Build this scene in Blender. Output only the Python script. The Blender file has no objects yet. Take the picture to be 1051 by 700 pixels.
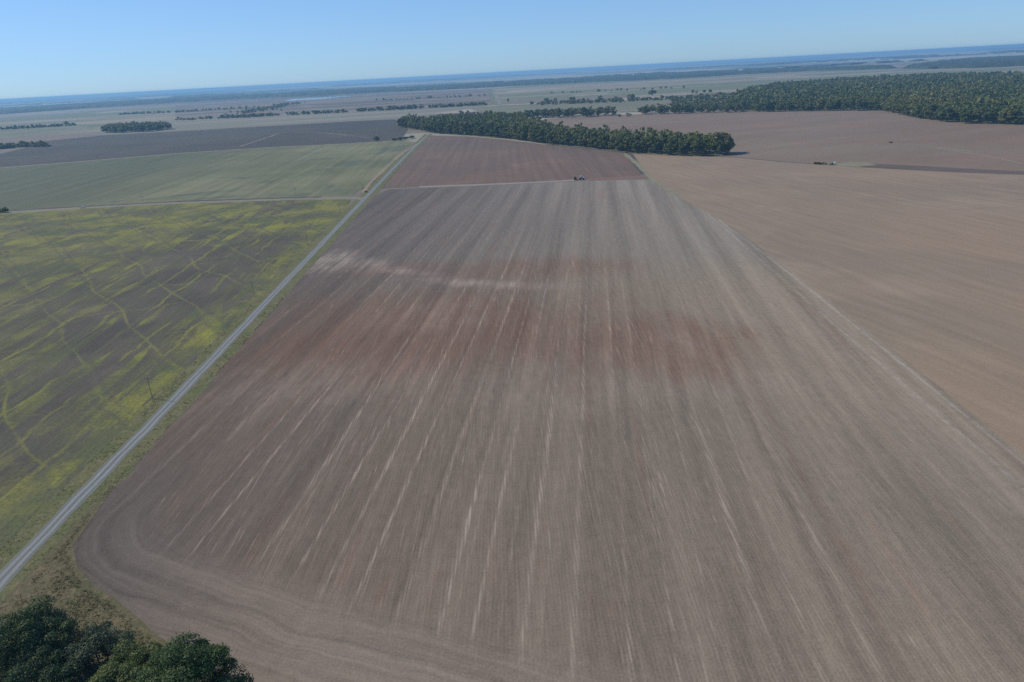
import bpy, bmesh, math, random
import numpy as np
from mathutils import Vector, noise as mnoise
R = math.radians
scene = bpy.context.scene
col = scene.collection
rng = np.random.default_rng(11)
random.seed(5)
# all ground coordinates are metres: X east, Y north, camera drone hovering 100 m above the origin

# ------------------------------------------------------------------ objects
def link(name, me, mat=None, parent=None):
    o = bpy.data.objects.new(name, me)
    col.objects.link(o)
    if mat is not None and me is not None:
        for m in (mat if isinstance(mat, (list, tuple)) else [mat]):
            me.materials.append(m)
    if parent is not None:
        o.parent = parent
    return o

def tag(o, label=None, cat=None, group=None, kind=None):
    if label: o['label'] = label
    if cat: o['category'] = cat
    if group: o['group'] = group
    if kind: o['kind'] = kind
    return o

def thing(name, label, cat, loc=(0, 0, 0), rz=0.0, group=None):
    o = bpy.data.objects.new(name, None)
    o.empty_display_size = 0.5
    col.objects.link(o)
    o.location = loc
    o.rotation_euler = (0, 0, rz)
    return tag(o, label, cat, group)

def copy_tree(root, loc, rz, sc, label=None, cat=None, group=None):
    r = root.copy(); col.objects.link(r)
    r.location = loc; r.rotation_euler = (0, 0, rz); r.scale = sc
    for k in list(root.children):
        c = k.copy(); col.objects.link(c); c.parent = r
        for g in list(k.children):
            d = g.copy(); col.objects.link(d); d.parent = c
    return tag(r, label, cat, group)

def mesh_np(name, verts, faces, nper=4, mat_idx=None, smooth=False, tint=None):
    me = bpy.data.meshes.new(name)
    verts = np.asarray(verts, dtype=np.float32); faces = np.asarray(faces, dtype=np.int32)
    nf = len(faces)
    me.vertices.add(len(verts)); me.vertices.foreach_set('co', verts.ravel())
    me.loops.add(nf * nper); me.loops.foreach_set('vertex_index', faces.ravel())
    me.polygons.add(nf)
    me.polygons.foreach_set('loop_start', np.arange(nf, dtype=np.int32) * nper)
    if mat_idx is not None:
        me.polygons.foreach_set('material_index', np.asarray(mat_idx, dtype=np.int32))
    me.update(calc_edges=True)
    if smooth:
        me.polygons.foreach_set('use_smooth', np.ones(nf, dtype=bool))
    if tint is not None:
        a = me.attributes.new('tint', 'FLOAT', 'FACE')
        a.data.foreach_set('value', np.asarray(tint, dtype=np.float32))
    me.validate()
    return me

# ------------------------------------------------------------------ node helper
class G:
    def __init__(s, name):
        s.mat = bpy.data.materials.new(name); s.mat.use_nodes = True
        s.nt = s.mat.node_tree; s.nt.nodes.clear()
        s.out = s.nt.nodes.new('ShaderNodeOutputMaterial')
        s._p = None
    def n(s, t, **kw):
        x = s.nt.nodes.new(t)
        for k, v in kw.items(): setattr(x, k, v)
        return x
    def put(s, sock, v):
        if isinstance(v, bpy.types.NodeSocket): s.nt.links.new(v, sock)
        elif isinstance(v, (tuple, list)) and len(v) == 3 and sock.type == 'RGBA': sock.default_value = (*v, 1)
        else: sock.default_value = v
    def m(s, op, a, b=None, c=None, clamp=False):
        x = s.n('ShaderNodeMath', operation=op, use_clamp=clamp)
        s.put(x.inputs[0], a)
        if b is not None: s.put(x.inputs[1], b)
        if c is not None: s.put(x.inputs[2], c)
        return x.outputs[0]
    def add(s, a, b): return s.m('ADD', a, b)
    def sub(s, a, b): return s.m('SUBTRACT', a, b)
    def mul(s, a, b): return s.m('MULTIPLY', a, b)
    def mn(s, a, b): return s.m('MINIMUM', a, b)
    def mx(s, a, b): return s.m('MAXIMUM', a, b)
    def inv(s, a): return s.m('SUBTRACT', 1.0, a)
    def pos(s):
        if s._p is None:
            g = s.n('ShaderNodeNewGeometry'); sp = s.n('ShaderNodeSeparateXYZ')
            s.nt.links.new(g.outputs['Position'], sp.inputs[0])
            s._p = (g.outputs['Position'], sp.outputs[0], sp.outputs[1], sp.outputs[2])
        return s._p
    def uv(s, deg):               # across / along a heading (degrees clockwise from north)
        _, x, y, _ = s.pos(); a = R(deg)
        u = s.sub(s.mul(x, math.cos(a)), s.mul(y, math.sin(a)))
        v = s.add(s.mul(x, math.sin(a)), s.mul(y, math.cos(a)))
        return u, v
    def vec(s, x, y, z=0.0):
        c = s.n('ShaderNodeCombineXYZ')
        for i, v in enumerate((x, y, z)): s.put(c.inputs[i], v)
        return c.outputs[0]
    def noise(s, vec, scale=1.0, detail=2.0, rough=0.5, dist=0.0):
        x = s.n('ShaderNodeTexNoise', noise_dimensions='3D')
        s.put(x.inputs['Vector'], vec)
        for k, v in (('Scale', scale), ('Detail', detail), ('Roughness', rough), ('Distortion', dist)): s.put(x.inputs[k], v)
        return x.outputs[0]
    def ss(s, v, lo, hi, a=0.0, b=1.0):
        x = s.n('ShaderNodeMapRange', interpolation_type='SMOOTHSTEP')
        for i, q in enumerate((v, lo, hi, a, b)): s.put(x.inputs[i], q)
        return x.outputs[0]
    def lin(s, v, lo, hi, a=0.0, b=1.0):
        x = s.n('ShaderNodeMapRange'); x.clamp = True
        for i, q in enumerate((v, lo, hi, a, b)): s.put(x.inputs[i], q)
        return x.outputs[0]
    def mix(s, f, a, b, mode='MIX'):
        x = s.n('ShaderNodeMix', data_type='RGBA', blend_type=mode)
        s.put(x.inputs[0], f); s.put(x.inputs[6], a); s.put(x.inputs[7], b)
        return x.outputs[2]
    def scale(s, c, f):
        x = s.n('ShaderNodeVectorMath', operation='SCALE')
        s.put(x.inputs[0], c); s.put(x.inputs[3], f)
        return x.outputs[0]
    def ell(s, x0, y0, rx, ry, warp=None, soft=0.5, deg=0.0):
        u, v = s.uv(deg); a = R(deg)
        cu = x0 * math.cos(a) - y0 * math.sin(a); cv = x0 * math.sin(a) + y0 * math.cos(a)
        du = s.m('DIVIDE', s.sub(u, cu), rx); dv = s.m('DIVIDE', s.sub(v, cv), ry)
        d = s.m('SQRT', s.add(s.mul(du, du), s.mul(dv, dv)))
        if warp is not None: d = s.add(d, warp)
        return s.ss(d, 1.0 - soft, 1.0 + soft, 1.0, 0.0)
    def bsdf(s, color, rough=0.9, bump=None, strength=0.5, distance=0.1, spec=0.2, transl=None, metal=0.0):
        p = s.n('ShaderNodeBsdfPrincipled')
        s.put(p.inputs['Base Color'], color); s.put(p.inputs['Roughness'], rough)
        p.inputs['Specular IOR Level'].default_value = spec
        p.inputs['Metallic'].default_value = metal
        if bump is not None:
            b = s.n('ShaderNodeBump'); b.inputs['Strength'].default_value = strength
            b.inputs['Distance'].default_value = distance
            s.put(b.inputs['Height'], bump); s.nt.links.new(b.outputs[0], p.inputs['Normal'])
        o = p.outputs[0]
        if transl:
            t = s.n('ShaderNodeBsdfTranslucent'); s.put(t.inputs[0], color)
            x = s.n('ShaderNodeMixShader'); x.inputs[0].default_value = transl
            s.nt.links.new(o, x.inputs[1]); s.nt.links.new(t.outputs[0], x.inputs[2]); o = x.outputs[0]
        s.nt.links.new(o, s.out.inputs[0])
        return s.mat

# ------------------------------------------------------------------ soil of the big field
def mat_main_field():
    g = G('bare_soil_streaked'); P, x, y, z = g.pos()
    u0, v0 = g.uv(0.4)
    wob = g.mul(g.sub(g.noise(g.vec(g.mul(u0, 0.012), g.mul(v0, 0.012)), 1.0, 2.0), 0.5), 14.0)
    u8, v8 = g.uv(7.6); u8w = g.add(u8, g.mul(wob, 0.10))
    # tone across the field: darker and browner beside the road, paler grey to the east
    tone = g.lin(g.add(x, g.mul(wob, 3.0)), -95.0, 115.0)
    c = g.mix(tone, (0.108, 0.083, 0.065), (0.212, 0.174, 0.131))
    big = g.noise(g.vec(g.mul(u0, 0.010), g.mul(v0, 0.006)), 1.0, 3.0)
    c = g.mix(g.ss(big, 0.4, 0.7), c, g.mix(tone, (0.090, 0.072, 0.060), (0.180, 0.150, 0.118)))
    # north end is greyer
    c = g.mix(g.ss(g.add(y, g.mul(wob, 3.0)), 300.0, 430.0, 0.0, 0.75), c, g.mix(tone, (0.102, 0.089, 0.082), (0.196, 0.174, 0.148)))
    # broad implement passes
    p1 = g.noise(g.vec(g.mul(u8w, 0.085), g.mul(v8, 0.0022)), 1.0, 2.0, 0.55)
    p2 = g.noise(g.vec(g.mul(u8w, 0.32), g.mul(v8, 0.006), 7.0), 1.0, 3.0, 0.6)
    sn = g.m('SINE', g.mul(g.add(u8, g.mul(wob, 0.12)), 2 * math.pi / 18.5))
    sn = g.mul(sn, g.mul(g.ss(y, 200.0, 420.0, 0.01, 0.11), g.lin(g.noise(g.vec(g.mul(u8, 0.05), g.mul(v8, 0.002), 3.0), 1.0, 1.0), 0.35, 0.6, 0.1, 1.0)))
    f = g.add(g.lin(p1, 0.25, 0.75, 0.82, 1.19), g.lin(p2, 0.25, 0.75, -0.12, 0.12))
    f = g.add(f, sn)
    # red subsoil bands (own colour of the soil)
    smear = g.mul(g.sub(g.noise(g.vec(g.mul(u8w, 0.16), g.mul(v8, 0.012), 3.0), 1.0, 4.0, 0.6), 0.5), 1.5)
    smear2 = g.mul(g.sub(g.noise(g.vec(g.mul(u0, 0.03), g.mul(v0, 0.03), 5.0), 1.0, 4.0, 0.6), 0.5), 1.3)
    w = g.add(smear, smear2)
    red = g.ell(-34, 272, 70, 50, w, 0.5)
    red = g.mx(red, g.ell(54, 243, 36, 34, w, 0.45))
    red = g.mx(red, g.mul(g.ell(14, 358, 48, 20, w, 0.7), 0.8))
    red = g.mx(red, g.mul(g.ell(12, 258, 34, 16, w, 0.7), 0.6))
    red = g.mx(red, g.mul(g.ell(-60, 372, 40, 13, w, 0.7), 0.5))
    red = g.mul(red, g.lin(g.noise(g.vec(g.mul(u8w, 0.22), g.mul(v8, 0.02), 9.0), 1.0, 3.0), 0.3, 0.65, 0.45, 1.0))
    c = g.mix(g.mul(red, 0.66), c, g.mix(p2, (0.112, 0.055, 0.036), (0.172, 0.094, 0.062)))
    # pale patches of dried silt
    pw = g.add(g.mul(smear, 1.1), g.mul(smear2, 1.1))
    pale = g.mul(g.ell(-104, 398, 13, 22, pw, 0.7), 0.8)
    pale = g.mx(pale, g.mx(g.mul(g.ell(-82, 386, 12, 14, pw, 0.8), 0.7), g.mul(g.ell(-62, 370, 20, 6, pw, 0.9, 30.0), 0.7)))
    pale = g.mx(pale, g.mul(g.ell(-18, 338, 36, 6, pw, 0.9, 20.0), 0.75))
    pale = g.mx(pale, g.mul(g.ell(-36, 292, 22, 20, pw, 0.8), 0.35))
    pale = g.mx(pale, g.mul(g.ell(66, 244, 6, 22, pw, 0.8), 0.35))
    pale = g.mx(pale, g.mul(g.ell(-70, 222, 50, 18, pw, 0.9), 0.38))
    pale = g.mx(pale, g.mul(g.ell(0, 215, 60, 22, pw, 0.9), 0.25))
    pale = g.mx(pale, g.mul(g.ell(20, 205, 60, 14, pw, 0.9), 0.3))
    # thin pale streaks running off the rows, broken along their length
    s1 = g.noise(g.vec(g.mul(u8w, 0.105), g.mul(v8, 0.0035), 21.0), 1.0, 2.0, 0.5)
    ridge = g.ss(g.m('ABSOLUTE', g.sub(s1, 0.5)), 0.0, 0.032, 1.0, 0.0)
    s2 = g.noise(g.vec(g.mul(u8w, 0.22), g.mul(v8, 0.006), 33.0), 1.0, 2.0, 0.5)
    ridge2 = g.ss(g.m('ABSOLUTE', g.sub(s2, 0.52)), 0.0, 0.03, 1.0, 0.0)
    brk = g.noise(g.vec(g.mul(u0, 0.05), g.mul(v0, 0.018), 2.0), 1.0, 3.0, 0.6)
    zone = g.mul(g.ss(x, 100.0, 25.0, 0.22, 1.0), g.ss(y, 520.0, 300.0, 0.35, 1.0))
    zone = g.mul(zone, g.ss(x, -110.0, -60.0, 0.45, 1.0))
    st = g.mx(g.mul(ridge, g.ss(brk, 0.42, 0.62)), g.mul(g.mul(ridge2, g.ss(brk, 0.58, 0.42)), 0.6))
    # the sown rows
    rw = g.m('SINE', g.mul(g.add(u0, g.mul(g.noise(g.vec(g.mul(u0, 0.05), g.mul(v0, 0.05)), 1.0, 1.0), 0.6)), 2 * math.pi / 0.78))
    rseg = g.noise(g.vec(g.mul(u0, 1.28), g.mul(v0, 0.07), 4.0), 1.0, 2.0, 0.6)
    rown = g.lin(rseg, 0.3, 0.7, -0.10, 0.10)
    stx = g.mul(g.mul(st, zone), g.lin(rseg, 0.36, 0.58, 0.25, 1.0))
    # long pale drifts left at the edge of each pass, about nine metres apart
    q = g.m('DIVIDE', g.add(g.add(u8, g.mul(wob, 0.12)), g.mul(g.sub(g.noise(g.vec(g.mul(u8, 0.035), g.mul(v8, 0.0012), 50.0), 1.0, 1.0), 0.5), 16.0)), 9.0)
    qi = g.m('FLOOR', q); qt = g.m('FRACT', q)
    qw = g.noise(g.vec(g.mul(qi, 5.37), g.mul(v8, 0.009), 17.0), 1.0, 2.0, 0.55)
    qd = g.m('ABSOLUTE', g.sub(qt, 0.5))
    drift = g.mul(g.ss(qd, 0.0, g.lin(qw, 0.4, 0.75, 0.06, 0.16), 1.0, 0.0), g.ss(qw, 0.34, 0.60, 0.04, 1.0))
    def lines(period, seed, width, lo, hi, deg_uv, slow):
        uu, vv = deg_uv
        q_ = g.m('DIVIDE', g.add(uu, g.mul(wob, 0.08)), period)
        i_ = g.m('FLOOR', q_); t_ = g.m('FRACT', q_)
        n_ = g.noise(g.vec(g.mul(i_, 7.13), g.mul(vv, slow), seed), 1.0, 2.0, 0.6)
        ctr = g.lin(g.noise(g.vec(g.mul(i_, 3.91), seed, 0.0), 1.0, 0.0), 0.3, 0.7, 0.25, 0.75)
        return g.mul(g.ss(g.m('ABSOLUTE', g.sub(t_, ctr)), 0.0, width / period, 1.0, 0.0), g.ss(n_, lo, hi))
    fine_a = lines(3.0, 61.0, 0.5, 0.48, 0.66, (u8, v8), 0.007)
    fine_b = lines(4.6, 71.0, 0.5, 0.50, 0.68, (u0, v0), 0.010)
    ruts = lines(12.4, 81.0, 0.55, 0.44, 0.60, (u8, v8), 0.006)
    drift = g.mx(drift, g.mx(g.mul(fine_a, 0.55), g.mul(fine_b, 0.45)))
    rowcut = g.ss(g.add(g.mul(rw, 0.55), g.mul(g.sub(rseg, 0.5), 5.0)), -0.45, 1.0, 0.24, 1.0)
    drift = g.mul(g.mul(drift, zone), rowcut)
    stx = g.mx(g.mul(stx, 0.22), drift)
    pale = g.mul(pale, g.lin(g.noise(g.vec(g.mul(u8w, 0.12), g.mul(v8, 0.05), 44.0), 1.0, 4.0, 0.65), 0.32, 0.62, 0.15, 1.0))
    palef = g.mx(g.mul(pale, g.lin(p2, 0.3, 0.7, 0.25, 1.0)), g.mul(stx, 0.60))
    specks = g.mul(g.ss(rseg, 0.62, 0.74), g.ss(g.noise(g.vec(g.mul(u0, 0.035), g.mul(v0, 0.03), 14.0), 1.0, 3.0), 0.52, 0.68))
    palef = g.mx(palef, g.mul(specks, 0.55))
    c = g.mix(palef, c, (0.34, 0.275, 0.228))
    # reddish crumbs along the streaks
    c = g.mix(g.mul(g.mul(g.ss(s2, 0.55, 0.62), g.ss(brk, 0.45, 0.6)), 0.28), c, (0.20, 0.118, 0.09))
    # headland: tracks that turn round the south-west corner
    d1 = g.sub(g.add(g.mul(x, 0.40), g.mul(y, 0.917)), 76.0)
    d2 = g.add(x, 106.0)
    sm = g.n('ShaderNodeMath', operation='SMOOTH_MIN'); g.put(sm.inputs[0], d1); g.put(sm.inputs[1], d2); sm.inputs[2].default_value = 26.0
    d = g.add(sm.outputs[0], g.mul(g.sub(g.noise(P, 0.035, 2.0, 0.5), 0.5), 9.0))
    hm = g.mul(g.ss(d, 17.0, 7.0, 0.0, 0.9), g.ss(y, 190.0, 135.0))
    tr = g.noise(g.vec(g.mul(d, 0.42), g.mul(g.add(x, y), 0.018), 1.0), 1.0, 4.0, 0.62)
    tr2 = g.noise(g.vec(g.mul(d, 1.5), g.mul(g.add(x, y), 0.05), 6.0), 1.0, 2.0, 0.5)
    hcol = g.mix(g.lin(x, -100.0, -45.0), (0.096, 0.080, 0.070), (0.180, 0.145, 0.116))
    hf = g.add(g.lin(tr, 0.30, 0.70, 0.76, 1.28), g.lin(tr2, 0.3, 0.7, -0.09, 0.09))
    c = g.mix(hm, c, hcol)
    f = g.add(g.mul(f, g.inv(hm)), g.mul(hf, hm))
    fl = g.noise(P, 1.9, 3.0, 0.7)
    fl2 = g.noise(P, 0.35, 3.0, 0.6)
    inh = g.inv(hm)
    f = g.add(f, g.add(g.mul(g.mul(rw, 0.03), inh), g.mul(rown, inh)))
    f = g.add(f, g.add(g.lin(fl, 0.25, 0.75, -0.20, 0.20), g.lin(fl2, 0.3, 0.7, -0.07, 0.07)))
    # eastern margin: a pale crusted wheel track and a dull grass-free edge
    e = g.sub(x, g.add(113.0, g.mul(y, 0.062)))
    et = g.mul(g.ss(g.m('ABSOLUTE', g.add(e, g.mul(wob, 0.1))), 0.0, 1.3, 1.0, 0.0), g.lin(fl2, 0.35, 0.6, 0.2, 0.8))
    e2 = g.sub(x, g.sub(g.add(118.6, g.mul(y, 0.0815)), g.mul(g.mul(y, y), 0.000056)))
    et = g.mx(et, g.mul(g.ss(g.m('ABSOLUTE', e2), 0.0, 1.1, 1.0, 0.0), g.lin(fl2, 0.3, 0.55, 0.45, 1.0)))
    c = g.mix(g.mul(et, 0.34), c, (0.36, 0.33, 0.30))
    f = g.sub(f, g.mul(g.mul(ruts, inh), 0.09))
    hgt = g.add(g.add(g.mul(g.mul(rw, 0.06), inh), g.mul(fl, 1.0)), g.mul(g.mul(tr2, hm), 0.4))
    return g.bsdf(g.scale(c, f), 0.95, hgt, 0.55, 0.16, 0.15)

# ------------------------------------------------------------------ plainer fields
def mat_field(name, ca, cb, deg=0.0, across=0.12, along=0.004, amp=0.16, patch=0.006, fine=0.6, cc=None, cc_lo=0.55, cc_hi=0.7, cc_scale=0.02, rowp=None, rowamp=0.05, warp=0.0, grad=None, band=None):
    g = G(name); P, x, y, z = g.pos()
    u, v = g.uv(deg)
    if warp:
        u = g.add(u, g.mul(g.sub(g.noise(P, 0.008, 2.0), 0.5), warp))
    pn = g.noise(g.vec(g.mul(u, band), g.mul(v, band * 0.12)), 1.0, 3.0, 0.6) if band else g.noise(P, patch, 3.0, 0.6)
    c = g.mix(g.ss(pn, 0.44, 0.54) if band else g.ss(pn, 0.35, 0.65), ca, cb)
    if cc:
        c = g.mix(g.ss(g.noise(P, cc_scale, 4.0, 0.65, 0.6), cc_lo, cc_hi), c, cc)
    if grad: c = g.mix(g.ss(g.add(x, g.mul(g.sub(g.noise(P, 0.006, 3.0), 0.5), grad[3])), grad[0], grad[1]), c, grad[2])
    s1 = g.noise(g.vec(g.mul(u, across), g.mul(v, along)), 1.0, 3.0, 0.6)
    f = g.lin(s1, 0.25, 0.75, 1 - amp, 1 + amp)
    f = g.add(f, g.lin(g.noise(P, fine, 3.0, 0.7), 0.25, 0.75, -0.10, 0.10))
    if rowp:
        f = g.add(f, g.mul(g.m('SINE', g.mul(u, 2 * math.pi / rowp)), rowamp))
    return g.bsdf(g.scale(c, f), 0.95, g.noise(P, 1.4, 3.0, 0.7), 0.5, 0.2, 0.15)

def mat_weedy():
    g = G('weedy_stubble'); P, x, y, z = g.pos()
    u, v = g.uv(-1.0)
    n1 = g.noise(P, 0.02, 3.0, 0.6)
    soil = g.mix(g.ss(n1, 0.35, 0.65), (0.062, 0.056, 0.047), (0.098, 0.083, 0.068))
    soil = g.mix(g.ss(g.noise(g.vec(g.mul(u, 0.3), g.mul(v, 0.015)), 1.0, 3.0), 0.45, 0.65), soil, (0.080, 0.082, 0.052))
    # bands of weeds that follow the old rows
    uw = g.add(u, g.mul(g.sub(g.noise(P, 0.03, 3.0), 0.5), 7.0))
    band = g.noise(g.vec(g.mul(uw, 0.085), g.mul(v, 0.004), 2.0), 1.0, 2.0, 0.5)
    bandm = g.ss(g.add(band, g.mul(g.m('SINE', g.mul(uw, 2 * math.pi / 19.0)), 0.12)), 0.49, 0.55)
    lw = g.add(g.add(g.mul(y, 0.64), g.mul(x, 0.77)), g.mul(g.sub(g.noise(P, 0.009, 1.6, 0.5), 0.5), 36.0))
    li = g.m('FLOOR', g.m('DIVIDE', lw, 30.0))
    gaps = g.ss(g.noise(g.vec(g.mul(u, 0.045), g.mul(v, 0.012), g.mul(li, 3.7)), 1.0, 2.0, 0.6), 0.40, 0.46)
    wm = g.mul(bandm, gaps)
    # low contour levees that cross the rows
    ph = g.m('PINGPONG', lw, 15.0)
    lev = g.mul(g.ss(ph, 0.2, 1.0, 1.0, 0.0), 0.62)
    lev = g.mul(lev, g.ss(g.noise(P, 0.035, 3.0, 0.6, 0.5), 0.38, 0.52))
    hmv = g.ss(g.add(v, g.mul(g.sub(n1, 0.5), 160.0)), 400.0, 560.0)
    tl = g.m('PINGPONG', g.add(uw, g.mul(g.sub(g.noise(P, 0.05, 2.0), 0.5), 8.0)), 8.5)
    rowl = g.mul(g.ss(tl, 0.3, 1.4, 1.0, 0.0), g.ss(g.noise(g.vec(g.mul(u, 0.09), g.mul(v, 0.02), 31.0), 1.0, 3.0, 0.6), 0.40, 0.54))
    lw2 = g.add(g.sub(g.mul(y, 0.80), g.mul(x, 0.25)), g.mul(g.sub(g.noise(P, 0.012, 2.0, 0.5), 0.5), 60.0))
    lev2 = g.mul(g.ss(g.m('PINGPONG', lw2, 17.0), 0.3, 1.5, 1.0, 0.0), g.ss(g.noise(P, 0.03, 3.0, 0.6), 0.42, 0.56))
    lev = g.mx(lev, g.mx(g.mul(rowl, 0.8), g.mul(lev2, 0.4)))
    curl = g.noise(P, 0.03, 2.0, 0.5, 1.6)
    curl = g.mul(g.ss(g.m('ABSOLUTE', g.sub(curl, 0.5)), 0.0, 0.035, 1.0, 0.0), g.ss(g.add(v, g.mul(u, -0.35)), 480.0, 600.0))
    lev = g.mx(lev, g.mul(curl, 0.9))
    far = g.mul(hmv, g.ss(g.noise(P, 0.022, 4.0, 0.65, 0.7), 0.42, 0.54))
    west = g.mul(g.ss(u, -190.0, -270.0), g.ss(g.noise(g.vec(g.mul(u, 0.05), g.mul(v, 0.012), 4.0), 1.0, 4.0, 0.65), 0.40, 0.56))
    edge = g.mul(g.ss(u, -150.0, -128.0), g.ss(g.noise(g.vec(g.mul(u, 0.12), g.mul(v, 0.035), 4.0), 1.0, 3.0, 0.6), 0.36, 0.52))
    wm = g.mul(wm, g.lin(g.noise(P, 0.013, 2.0), 0.38, 0.62, 0.22, 1.0))
    w = g.mx(g.mx(wm, g.mul(lev, 0.85)), g.mx(g.mul(far, 0.8), g.mx(g.mul(west, 0.55), g.mul(edge, 0.7))))
    tuft = g.noise(P, 0.9, 4.0, 0.72)
    w = g.mul(w, g.lin(tuft, 0.30, 0.60, 0.45, 1.0))
    yel = g.ss(g.noise(P, 0.03, 4.0, 0.65), 0.40, 0.62)
    weed = g.mix(yel, (0.088, 0.108, 0.038), (0.225, 0.225, 0.030))
    weed = g.mix(g.mul(lev, 0.6), weed, (0.235, 0.230, 0.036))
    c = g.mix(g.m('MULTIPLY', w, 0.9, clamp=True), soil, weed)
    dark = g.mul(g.ss(ph, 2.6, 4.6, 1.0, 0.0), g.ss(ph, 1.0, 2.6))
    c = g.mix(g.mul(dark, 0.3), c, (0.065, 0.062, 0.056))
    f = g.add(1.0, g.lin(tuft, 0.25, 0.75, -0.24, 0.24))
    rs = g.noise(g.vec(g.mul(u, 1.0), g.mul(v, 0.05)), 1.0, 2.0)
    f = g.add(f, g.lin(rs, 0.3, 0.7, -0.11, 0.11))
    return g.bsdf(g.scale(c, f), 0.95, tuft, 0.7, 0.3, 0.15)

def mat_grass(name, ca, cb, cc):
    g = G(name); P, x, y, z = g.pos()
    a = g.noise(P, 0.35, 4.0, 0.7); b = g.noise(P, 0.06, 3.0, 0.6)
    c = g.mix(g.ss(b, 0.35, 0.65), ca, cb)
    c = g.mix(g.ss(a, 0.48, 0.68), c, cc)
    f = g.lin(g.noise(P, 1.3, 3.0, 0.75), 0.25, 0.75, 0.72, 1.28)
    return g.bsdf(g.scale(c, f), 0.95, g.noise(P, 1.0, 4.0, 0.75), 0.8, 0.4, 0.15)

def mat_road():
    g = G('gravel'); P, x, y, z = g.pos()
    t = g.n('ShaderNodeUVMap'); sp = g.n('ShaderNodeSeparateXYZ'); g.nt.links.new(t.outputs[0], sp.inputs[0])
    u = sp.outputs[0]; v = sp.outputs[1]
    uu = g.add(u, g.mul(g.sub(g.noise(g.vec(0.0, g.mul(v, 0.03)), 1.0, 2.0), 0.5), 0.14))
    tr = g.mx(g.ss(g.m('ABSOLUTE', g.sub(uu, 0.30)), 0.04, 0.15, 1.0, 0.0), g.ss(g.m('ABSOLUTE', g.sub(uu, 0.68)), 0.04, 0.15, 1.0, 0.0))
    c = g.mix(tr, (0.118, 0.124, 0.124), (0.190, 0.198, 0.200))
    e = g.ss(g.m('ABSOLUTE', g.sub(u, 0.5)), 0.36, 0.5)
    c = g.mix(g.mul(e, g.lin(g.noise(P, 0.4, 3.0, 0.7), 0.3, 0.6, 0.3, 1.0)), c, (0.14, 0.15, 0.10))
    f = g.add(g.lin(g.noise(P, 2.2, 3.0, 0.75), 0.25, 0.75, 0.84, 1.16), g.lin(g.noise(g.vec(g.mul(u, 5.0), g.mul(v, 0.05)), 1.0, 3.0), 0.3, 0.7, -0.09, 0.09))
    return g.bsdf(g.scale(c, f), 0.9, g.noise(P, 3.0, 3.0, 0.7), 0.4, 0.08, 0.2)

def mat_plain():
    g = G('far_farmland'); P, x, y, z = g.pos()
    iy = g.m('FLOOR', g.mul(y, 1 / 340.0))
    wn = g.n('ShaderNodeTexWhiteNoise', noise_dimensions='1D'); g.put(wn.inputs['W'], iy)
    xs = g.add(x, g.mul(wn.outputs[0], 3000.0))
    ix = g.m('FLOOR', g.mul(xs, 1 / 1100.0))
    w2 = g.n('ShaderNodeTexWhiteNoise', noise_dimensions='2D'); g.put(w2.inputs['Vector'], g.vec(ix, iy))
    r = w2.outputs[0]
    c = g.mix(g.ss(r, 0.1, 0.5), (0.155, 0.125, 0.100), (0.215, 0.188, 0.145))
    c = g.mix(g.ss(r, 0.55, 0.6), c, (0.10, 0.125, 0.06))
    c = g.mix(g.ss(r, 0.75, 0.80), c, (0.28, 0.25, 0.20))
    c = g.mix(g.ss(r, 0.92, 0.94), c, (0.075, 0.065, 0.06))
    big = g.noise(g.vec(g.mul(x, 0.00022), g.mul(y, 0.00030)), 1.0, 3.0, 0.65)
    far = g.ss(y, 5500.0, 8000.0)
    c = g.mix(g.mul(far, g.ss(big, 0.46, 0.52)), c, (0.30, 0.27, 0.20))
    c = g.mix(g.mul(far, g.ss(big, 0.47, 0.41)), c, (0.095, 0.115, 0.055))
    f = g.lin(g.noise(P, 0.02, 4.0, 0.7), 0.25, 0.75, 0.82, 1.18)
    return g.bsdf(g.scale(c, f), 0.95)

def mat_leaf(name, ca, cb, cc=None, transl=0.22, tinted=False, var=0.32):
    g = G(name)
    geo = g.n('ShaderNodeNewGeometry'); oi = g.n('ShaderNodeObjectInfo')
    if tinted:
        a = g.n('ShaderNodeAttribute'); a.attribute_name = 'tint'; r = a.outputs['Fac']
    else:
        r = oi.outputs['Random']
    c = g.mix(r, ca, cb)
    if cc: c = g.mix(g.ss(r, 0.90, 1.0), c, cc)
    f = g.lin(geo.outputs['Random Per Island'], 0.0, 1.0, 1 - var, 1 + var)
    return g.bsdf(g.scale(c, f), 0.6, spec=0.25, transl=transl)

def mat_simple(name, c, rough=0.6, amp=0.12, scale=3.0, metal=0.0, spec=0.4):
    g = G(name)
    t = g.n('ShaderNodeTexCoord')
    f = g.lin(g.noise(t.outputs['Object'], scale, 3.0, 0.7), 0.25, 0.75, 1 - amp, 1 + amp)
    return g.bsdf(g.scale(c, f), rough, spec=spec, metal=metal)

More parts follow.
